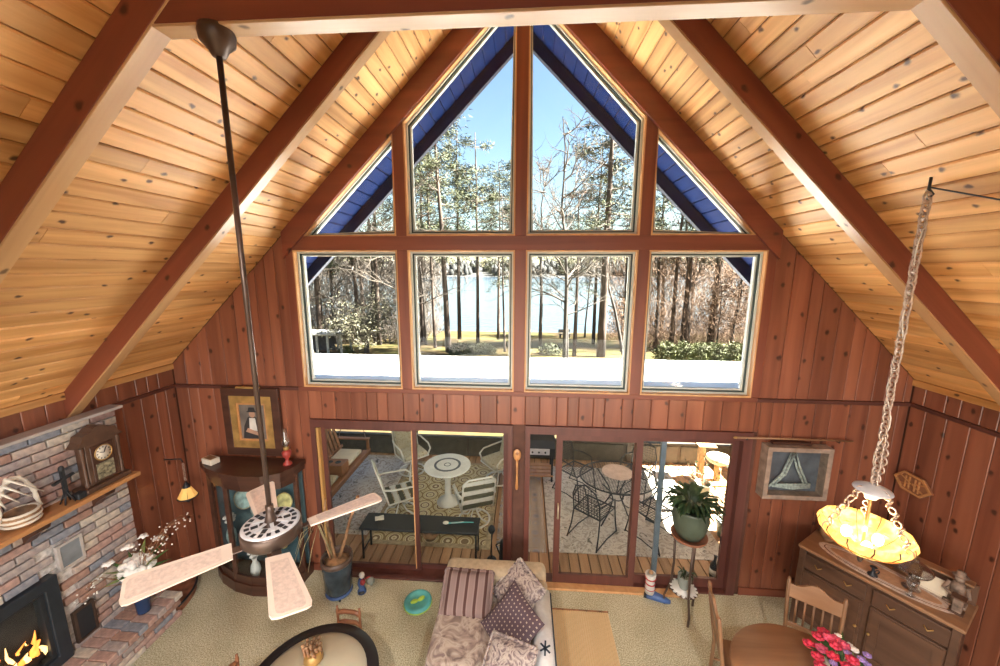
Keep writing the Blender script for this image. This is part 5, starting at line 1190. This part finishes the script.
# two added fill spots, unseen under the rear tie beam, brighten upward-facing surfaces
for i, x in enumerate((-1.1, 1.1)):
    o = thing('added_fill_spot', f'added unseen fill spotlight under the rear tie beam, {"left" if i == 0 else "right"} of the pair', 'lamp', (x, -4.75, 4.86), 0, 'added fill spotlights on the rear tie beam')
    MB().lathe([(.075, 0), (.085, .02), (.085, .16), (.06, .20), (.02, .21), (.02, .26)], 20).build('can', 'white_matte', o)
    MB().ell((0, 0, .07), (.05, .05, .05), 12, 8).build('bulb', 'bulb', o)
    sp_ = bpy.data.lights.new('fill_spot', 'SPOT'); so_ = bpy.data.objects.new('fill_spot', sp_); COL.objects.link(so_); sp_.energy = 230; sp_.color = (1, .93, .84); sp_.spot_size = math.radians(112); sp_.spot_blend = .6; sp_.shadow_soft_size = .12
    so_.location = (x, -4.75, 4.84); so_.rotation_euler = (math.radians(30), 0, 0)
# ------------------------------------------------------------------ porch furnishings
fab('rug_gold', 'rings', [(.28, .19, .09), (.62, .51, .30), (.44, .34, .18), (.70, .60, .40), (.24, .16, .09)], 3.6)
fab('rug_grey', 'floral', [(.12, .105, .10), (.46, .41, .37), (.55, .50, .46), (.28, .22, .19), (.5, .45, .4)], 6)
fab('rug_pale', 'floral', [(.16, .14, .12), (.55, .49, .42), (.62, .56, .49), (.36, .31, .27), (.55, .48, .4)], 6)
fab('rug_runner', 'rings', [(.62, .54, .46), (.05, .04, .06), (.55, .33, .15), (.70, .64, .56), (.06, .05, .07), (.45, .42, .42)], 5.0)
plain('rug_border', (.40, .31, .19), .9, .2, 20)
def rug(x0, x1, y0, y1, mat, label, border, z=0.0):
    o = thing('area_rug', label, 'rug', ((x0+x1)/2, (y0+y1)/2, DZ+z), 0, 'rugs on the porch deck'); w_, h_ = x1-x0, y1-y0
    MB().box((0, 0, .004), (w_, h_, .008)).build('border', border, o); MB().box((0, 0, .007), (w_-.16, h_-.16, .006)).build('field', mat, o)
rug(-3.75, -2.32, .75, 3.2, 'rug_grey', 'grey floral rug under the porch swing', 'rug_pale')
rug(-2.30, -.40, .58, 3.0, 'rug_gold', 'golden medallion rug under the white round patio table', 'rug_border')
rug(-.32, .42, .58, 2.95, 'rug_runner', 'narrow black and cream floral runner leading to the grill', 'rug_runner')
rug(.46, 3.0, .60, 3.0, 'rug_pale', 'pale grey patterned rug under the wrought iron table', 'rug_pale')
plain('tube_white', (.66, .63, .56), .4, .05); fab('cushion_leaf', 'floral', [(.22, .17, .10), (.46, .40, .28), (.52, .47, .36), (.30, .24, .15)], 14); plain('strap_olive', (.10, .095, .06), .8, .1)
def rocker(x, y, face, label, cushion=True):
    o = thing('patio_chair', label, 'chair', (x, y, DZ+.012), face-PI/2, 'white swivel patio chairs')   # local +y is the facing direction
    MB().torus((0, 0, .018), .25, .016, 28, 6).build('base_ring', 'tube_white', o)
    for k in range(4): a = k*PI/2+PI/4; MB().tube([(.25*math.cos(a), .25*math.sin(a), .02), (.12*math.cos(a), .12*math.sin(a), .06), (.03*math.cos(a), .03*math.sin(a), .20)], .012, 6).build('base_strut', 'tube_white', o)
    MB().cyl((0, 0, .18), (0, 0, .32), .03).build('swivel_hub', 'tube_white', o)
    fr = MB(); fr.tube([(-.25, .25, .36), (-.25, -.22, .34), (-.25, -.36, .86), (-.18, -.39, .94), (.18, -.39, .94), (.25, -.36, .86), (.25, -.22, .34), (.25, .25, .36), (-.25, .25, .36)], .016, 7); fr.build('frame', 'tube_white', o)
    for s in (-1, 1): MB().tube([(s*.25, .22, .36), (s*.29, .25, .50), (s*.29, .16, .58), (s*.29, -.18, .60), (s*.26, -.30, .62)], .016, 7).build('arm', 'tube_white', o)
    if cushion:
        rbox((0, .02, .40), (.48, .48, .10), 'seat_cushion', 'cushion_leaf', o, .035); c = rbox((0, -.29, .70), (.47, .10, .58), 'back_cushion', 'cushion_leaf', o, .035); c.rotation_euler = (math.radians(15), 0, 0)
    else:
        for k in range(6): MB().box((0, 0, 0), (.50, .012, .07)).build('back_strap', 'tube_white' if k % 2 else 'strap_olive', o, loc=(0, -.245-.024*k, .42+.088*k), rot=(math.radians(15), 0, 0))
        for k in range(5): MB().box((0, -.17+.09*k, .355), (.50, .07, .012)).build('seat_strap', 'tube_white' if k % 2 else 'strap_olive', o)
rocker(-2.18, 2.62, math.radians(-48), 'cushioned white patio chair in far left corner of the patio set')
rocker(-1.98, 1.32, math.radians(30), 'strapped white patio chair tilted at left of patio table', False)
rocker(-.72, 1.22, math.radians(112), 'strapped white patio chair with its back to the doors', False)
rocker(-.40, 2.42, math.radians(-140), 'cushioned white patio chair at far right of patio table')
pt = thing('patio_table', 'round white patio table with grey ring on top', 'table', (-1.24, 1.66, DZ+.012))
MB().lathe([(0, .67), (.385, .67), (.40, .68), (.40, .695), (.385, .70), (0, .70)], 40).build('top', 'white_matte', pt)
plain('ring_grey', (.10, .11, .12), .5, .1)
MB().lathe([(.19, .698), (.19, .703), (.23, .703), (.23, .698)], 40).build('ring_inlay', 'ring_grey', pt); MB().lathe([(.045, .698), (.045, .703), (.06, .703), (.06, .698)], 24).build('ring_inlay', 'ring_grey', pt)
MB().lathe([(.20, 0), (.18, .03), (.06, .10), (.05, .40), (.12, .60), (.2, .67)], 20).build('pedestal', 'tube_white', pt)
bb = thing('black_bench', 'long narrow black bench just outside left sliding door', 'bench', (-1.37, .43, DZ))
MB().box((0, 0, .485), (1.66, .34, .035)).build('top', 'black_iron', bb, bev=.006)
for x in (-.80, .80):
    for y in (-.13, .13): MB().cyl((x, y, 0), (x, y, .47), .014).build('leg', 'black_iron', bb)
    MB().cyl((x, -.13, .12), (x, .13, .12), .010).build('brace', 'black_iron', bb)
pp = thing('paper_scrap', 'crumpled pale paper scrap on left end of black bench', 'paper', (-1.98, .46, DZ+.503), .4); q = MB(); pr_ = random.Random(6)
q.v = [(-.06+.04*i, -.05+.034*j, .004+pr_.uniform(0, .018)) for j in range(4) for i in range(4)]; q.f = [(j*4+i, j*4+i+1, (j+1)*4+i+1, (j+1)*4+i) for j in range(3) for i in range(3)]; q.sm = [False]*9
q.build('sheet', 'ivory', pp).modifiers.new('s', 'SOLIDIFY').thickness = .002
wd_ = thing('shell_wand', 'pale shell-tipped blue wand lying on right end of black bench', 'wand', (-.98, .43, DZ+.503), .12)
MB().tube([(0, 0, .012), (.2, .01, .012), (.36, .0, .012)], [.013, .010, .007], 7).build('rod', 'turquoise', wd_); MB().ell((-.03, 0, .02), (.045, .03, .02), 10, 6).build('shell', 'ivory', wd_); MB().tube([(0, 0, .014), (.1, -.012, .022), (.22, .012, .02)], .004, 5).build('ribbon', 'white_matte', wd_)
wb = thing('wire_basket', 'round woven wire basket on deck behind black bench', 'basket', (-1.33, .78, DZ+.012)); MB().lathe([(0, 0), (.10, 0), (.15, .08), (.165, .17), (.155, .17), (.13, .07), (0, .015)], 20).build('bowl', 'drift', wb); MB().torus((0, 0, .17), .16, .01, 24, 5).build('rim', 'twist_wood', wb)
gs = thing('garden_torch', 'short black garden torch with round head beside black bench', 'torch', (-.36, .40, DZ)); MB().cyl((0, 0, 0), (0, 0, .42), .009).build('stake', 'black_iron', gs); MB().lathe([(0, .41), (.03, .42), (.05, .46), (.045, .50), (.02, .53), (0, .53)], 14).build('head', 'black_iron', gs); MB().lathe([(0, 0), (.07, 0), (.06, .015), (0, .02)], 14).build('foot', 'black_iron', gs)
wc = thing('watering_can', 'black watering can on deck beside the middle post', 'watering can', (-.17, .42, DZ)); MB().lathe([(0, 0), (.08, 0), (.085, .02), (.08, .26), (.06, .29), (0, .29)], 16).build('body', 'black_iron', wc); MB().tube([(.07, 0, .05), (.13, .0, .18), (.17, 0, .30)], [.018, .012, .012], 7).build('spout', 'black_iron', wc); MB().tube([(-.06, 0, .27), (-.13, 0, .22), (-.08, 0, .08)], .009, 6).build('handle', 'black_iron', wc)
# porch swing
wood('swing_wood', (.22, .085, .035), (.34, .15, .065), axis=1, vary=.2, rough=.5); wood('swing_wood_x', (.22, .085, .035), (.34, .15, .065), axis=0, vary=.2, rough=.5)
sw = thing('porch_swing', 'reddish wooden porch swing with cup-holder console and slatted back', 'swing', (-3.34, 1.80, DZ))
for k in range(5): MB().box((-.21+.105*k, 0, .42), (.085, 1.62, .022)).build('seat_slat', 'swing_wood', sw, bev=.004)
MB().box((.28, 0, .40), (.05, 1.70, .10)).build('front_rail', 'swing_wood', sw, bev=.008)
for k in range(13): MB().box((0, 0, 0), (.02, .075, .56)).build('back_slat', 'swing_wood', sw, bev=.004, loc=(-.33, -.72+.12*k, .72), rot=(0, math.radians(-16), 0))
for z, x in ((.50, -.275), (.96, -.40)): MB().box((x, 0, z), (.03, 1.66, .06)).build('back_rail', 'swing_wood', sw, bev=.005)
for s in (-1, 1):
    MB().box((-.03, s*.83, .66), (.66, .09, .03)).build('arm', 'swing_wood_x', sw, bev=.006); MB().box((.26, s*.83, .54), (.05, .06, .26)).build('arm_post', 'swing_wood', sw, bev=.005)
    MB().tube([(.22, s*.83, .68), (.05, s*.85, 1.55), (.0, s*.86, 2.10)], .007, 5).build('hang_chain', 'chain_metal', sw); MB().tube([(-.34, s*.83, .68), (-.1, s*.85, 1.5), (0, s*.86, 2.10)], .007, 5).build('hang_chain', 'chain_metal', sw)
cn = MB().box((0, -.06, .53), (.46, .26, .20)).build('console', 'swing_wood_x', sw, bev=.008)
for x in (-.05, .10): MB().lathe([(0, .632), (.045, .632), (.05, .634), (.05, .628)], 16, (x, -.06, 0)).build('cup_hole', 'black_iron', cn)
for y, nm in ((.42, 'far'), (-.52, 'near')):
    o = rbox((-3.34-.02, 1.80+y, DZ+.475), (.44, .52, .08), 'seat_pad', 'cream' if nm == 'far' else 'cushion_leaf', None, .03); tag(o, f'cream seat pad on the {nm} side of porch swing' if nm == 'far' else 'patterned seat pad on the near side of porch swing', 'cushion', 'porch swing pads')
# grill
gl = thing('gas_grill', 'black gas grill with silver front panel and wooden slat shelf', 'grill', (.36, 2.62, DZ))
MB().prism([(-.26, .55), (.26, .55), (.28, .72), (.22, .86), (.10, .93), (-.10, .93), (-.22, .86), (-.28, .72)], -.30, .30, 'yz').build('lid', 'black_iron', gl)
MB().box((0, -.28, .66), (.40, .03, .12)).build('front_panel', 'pale_metal', gl, bev=.006)
for k in range(3): MB().cyl((-.12+.12*k, -.31, .655), (-.12+.12*k, -.285, .655), .018).build('knob', 'black_iron', gl)
for x in (-.26, .26):
    for y in (-.2, .2): MB().box((x, y, .28), (.035, .035, .56)).build('leg', 'black_iron', gl)
for k in range(4): MB().box((0, -.2+.13*k, .14), (.56, .10, .02)).build('shelf_slat', 'mantel_wood', gl, bev=.003)
MB().box((-.42, 0, .60), (.22, .38, .03)).build('side_shelf', 'black_iron', gl, bev=.005)
# wrought iron set
def wire_grid(m, poly_fn, n, r, z): pass
it = thing('iron_mesh_table', 'oval black wire mesh patio table with wrought iron legs', 'table', (1.60, 1.45, DZ+.012))
rx, ry = .60, .50; top = MB().tube([(rx*math.cos(2*PI*k/40), ry*math.sin(2*PI*k/40), .72) for k in range(41)], .013, 6).build('rim', 'black_iron', it)
mw = MB()
for k in range(-13, 14):
    u = k/14; h = math.sqrt(1-u*u); mw.tube([(rx*u, -ry*h, .72), (rx*u, ry*h, .72)], .0036, 4, False); mw.tube([(-rx*h, ry*u, .72), (rx*h, ry*u, .72)], .0036, 4, False)
tag(mw.build('mesh_wires', 'black_iron', it), kind='stuff')
for k in range(4):
    a = k*PI/2+PI/4; c, s = math.cos(a), math.sin(a); MB().tube([(.40*c, .34*s, .72), (.16*c, .14*s, .50), (.10*c, .09*s, .36), (.22*c, .20*s, .14), (.40*c, .36*s, .0)], .012, 6).build('leg', 'black_iron', it)
MB().torus((0, 0, .36), .11, .008, 20, 5).build('leg_ring', 'black_iron', it)
plain('pink_ceramic', (.50, .36, .30), .5, .1)
ls = thing('round_tray', 'round pinkish tray on the wire mesh table', 'tray', (1.62, 1.56, DZ+.736)); MB().lathe([(0, 0), (.23, 0), (.25, .012), (.25, .02), (.235, .014), (0, .010)], 28).build('tray', 'pink_ceramic', ls)
def iron_chair(x, y, face, label):
    o = thing('iron_mesh_chair', label, 'chair', (x, y, DZ+.012), face-PI/2, 'wrought iron mesh chairs')
    MB().tube([(-.22, -.20, .43), (.22, -.20, .43), (.24, .22, .45), (-.24, .22, .45), (-.22, -.20, .43)], .011, 6).build('seat_frame', 'black_iron', o)
    sw_ = MB()
    for k in range(10): u = -.2+.044*k; sw_.tube([(u, -.20, .43), (u*1.07, .22, .45)], .0042, 4, False); sw_.tube([(-.22, -.18+.042*k, .432+.002*k), (.22, -.18+.042*k, .432+.002*k)], .0042, 4, False)
    for k in range(9): z = .50+.045*k; sw_.tube([(-.20, -.21-.10*(z-.43), z), (.20, -.21-.10*(z-.43), z)], .0042, 4, False); u = -.18+.045*k; sw_.tube([(u, -.21, .46), (u, -.26, .88-.5*u*u)], .0042, 4, False)
    tag(sw_.build('mesh_wires', 'black_iron', o), kind='stuff')
    MB().tube([(-.22, -.20, .43), (-.22, -.24, .70), (-.16, -.265, .86), (0, -.27, .93), (.16, -.265, .86), (.22, -.24, .70), (.22, -.20, .43)], .011, 6).build('back_frame', 'black_iron', o)
    for s in (-1, 1):
        MB().tube([(s*.22, -.23, .64), (s*.27, -.05, .66), (s*.27, .14, .64), (s*.25, .20, .45)], .011, 6).build('arm', 'black_iron', o); MB().tube([(s*.24, .22, .45), (s*.24, .26, .2), (s*.25, .30, .0)], .011, 6).build('leg', 'black_iron', o); MB().tube([(s*.22, -.20, .43), (s*.23, -.24, .2), (s*.25, -.32, .0)], .011, 6).build('leg', 'black_iron', o); MB().tube([(s*.25, .30, .015), (s*.25, 0, .05), (s*.25, -.32, .015)], .009, 5).build('runner', 'black_iron', o)
iron_chair(1.15, 1.02, math.radians(50), 'wrought iron mesh chair at near left of mesh table')
iron_chair(2.05, 1.02, math.radians(125), 'wrought iron mesh chair at near right of mesh table')
iron_chair(1.02, 2.15, math.radians(-45), 'wrought iron mesh chair at far left of mesh table')
iron_chair(2.15, 2.15, math.radians(-130), 'wrought iron mesh chair at far right of mesh table')
# cat tree, planters
plain('carpet_tan', (.45, .28, .13), .95, .2, 30); plain('plush', (.72, .64, .44), .95, .1, 30)
ca = thing('cat_tree', 'tan carpeted cat tree with cream round bed in porch corner', 'cat tree', (3.72, 2.70, DZ))
MB().box((0, 0, .02), (.55, .45, .04)).build('base', 'carpet_tan', ca, bev=.008)
MB().box((-.20, .05, .36), (.11, .11, .66)).build('post', 'carpet_tan', ca, bev=.015); MB().box((.08, -.05, .23), (.10, .10, .40)).build('post', 'carpet_tan', ca, bev=.015); MB().box((-.12, .12, .70), (.34, .30, .03)).build('platform', 'carpet_tan', ca, bev=.008)
MB().lathe([(0, .43), (.18, .43), (.22, .46), (.22, .52), (.19, .54), (.15, .51), (.13, .47), (0, .46)], 20, (.08, -.05, 0)).build('bed', 'plush', ca)
def twigplant(x, y, label, seed, potr=.14):
    o = thing('potted_shrub', label, 'plant', (x, y, DZ)); MB().lathe([(0, 0), (potr*.75, 0), (potr, .26), (potr*1.05, .27), (potr*.9, .27), (potr*.85, .2), (0, .2)], 16).build('pot', 'pot_green', o)
    r = random.Random(seed); mm = MB(); tips = []
    for k in range(9): a = k*.7; branch(mm, (0, 0, .22), (math.cos(a)*.7, math.sin(a)*.7, .8), r.uniform(.35, .6), .008, r, 1, tips)
    mm.build('twigs', 'twist_wood', o); lf = MB()
    for p in tips: quadleaf(lf, p, .06, .012, r)
    tag(lf.build('leaves', 'leaf_dark', o), kind='stuff')
twigplant(3.30, 2.15, 'twiggy potted shrub beside the cat tree', 1); twigplant(3.18, 1.12, 'twiggy shrub in green pot at right edge of porch', 2)
cd2 = thing('door_stop_bottle', 'dark bottle standing on deck at right edge of the glass door', 'bottle', (2.62, .30, DZ)); MB().lathe([(0, 0), (.05, 0), (.055, .02), (.055, .18), (.02, .25), (.018, .31), (.024, .32), (0, .32)], 14).build('glass_body', 'black_iron', cd2); MB().lathe([(.056, .06), (.0565, .06), (.0565, .14), (.056, .14)], 14).build('label_band', 'ivory', cd2)
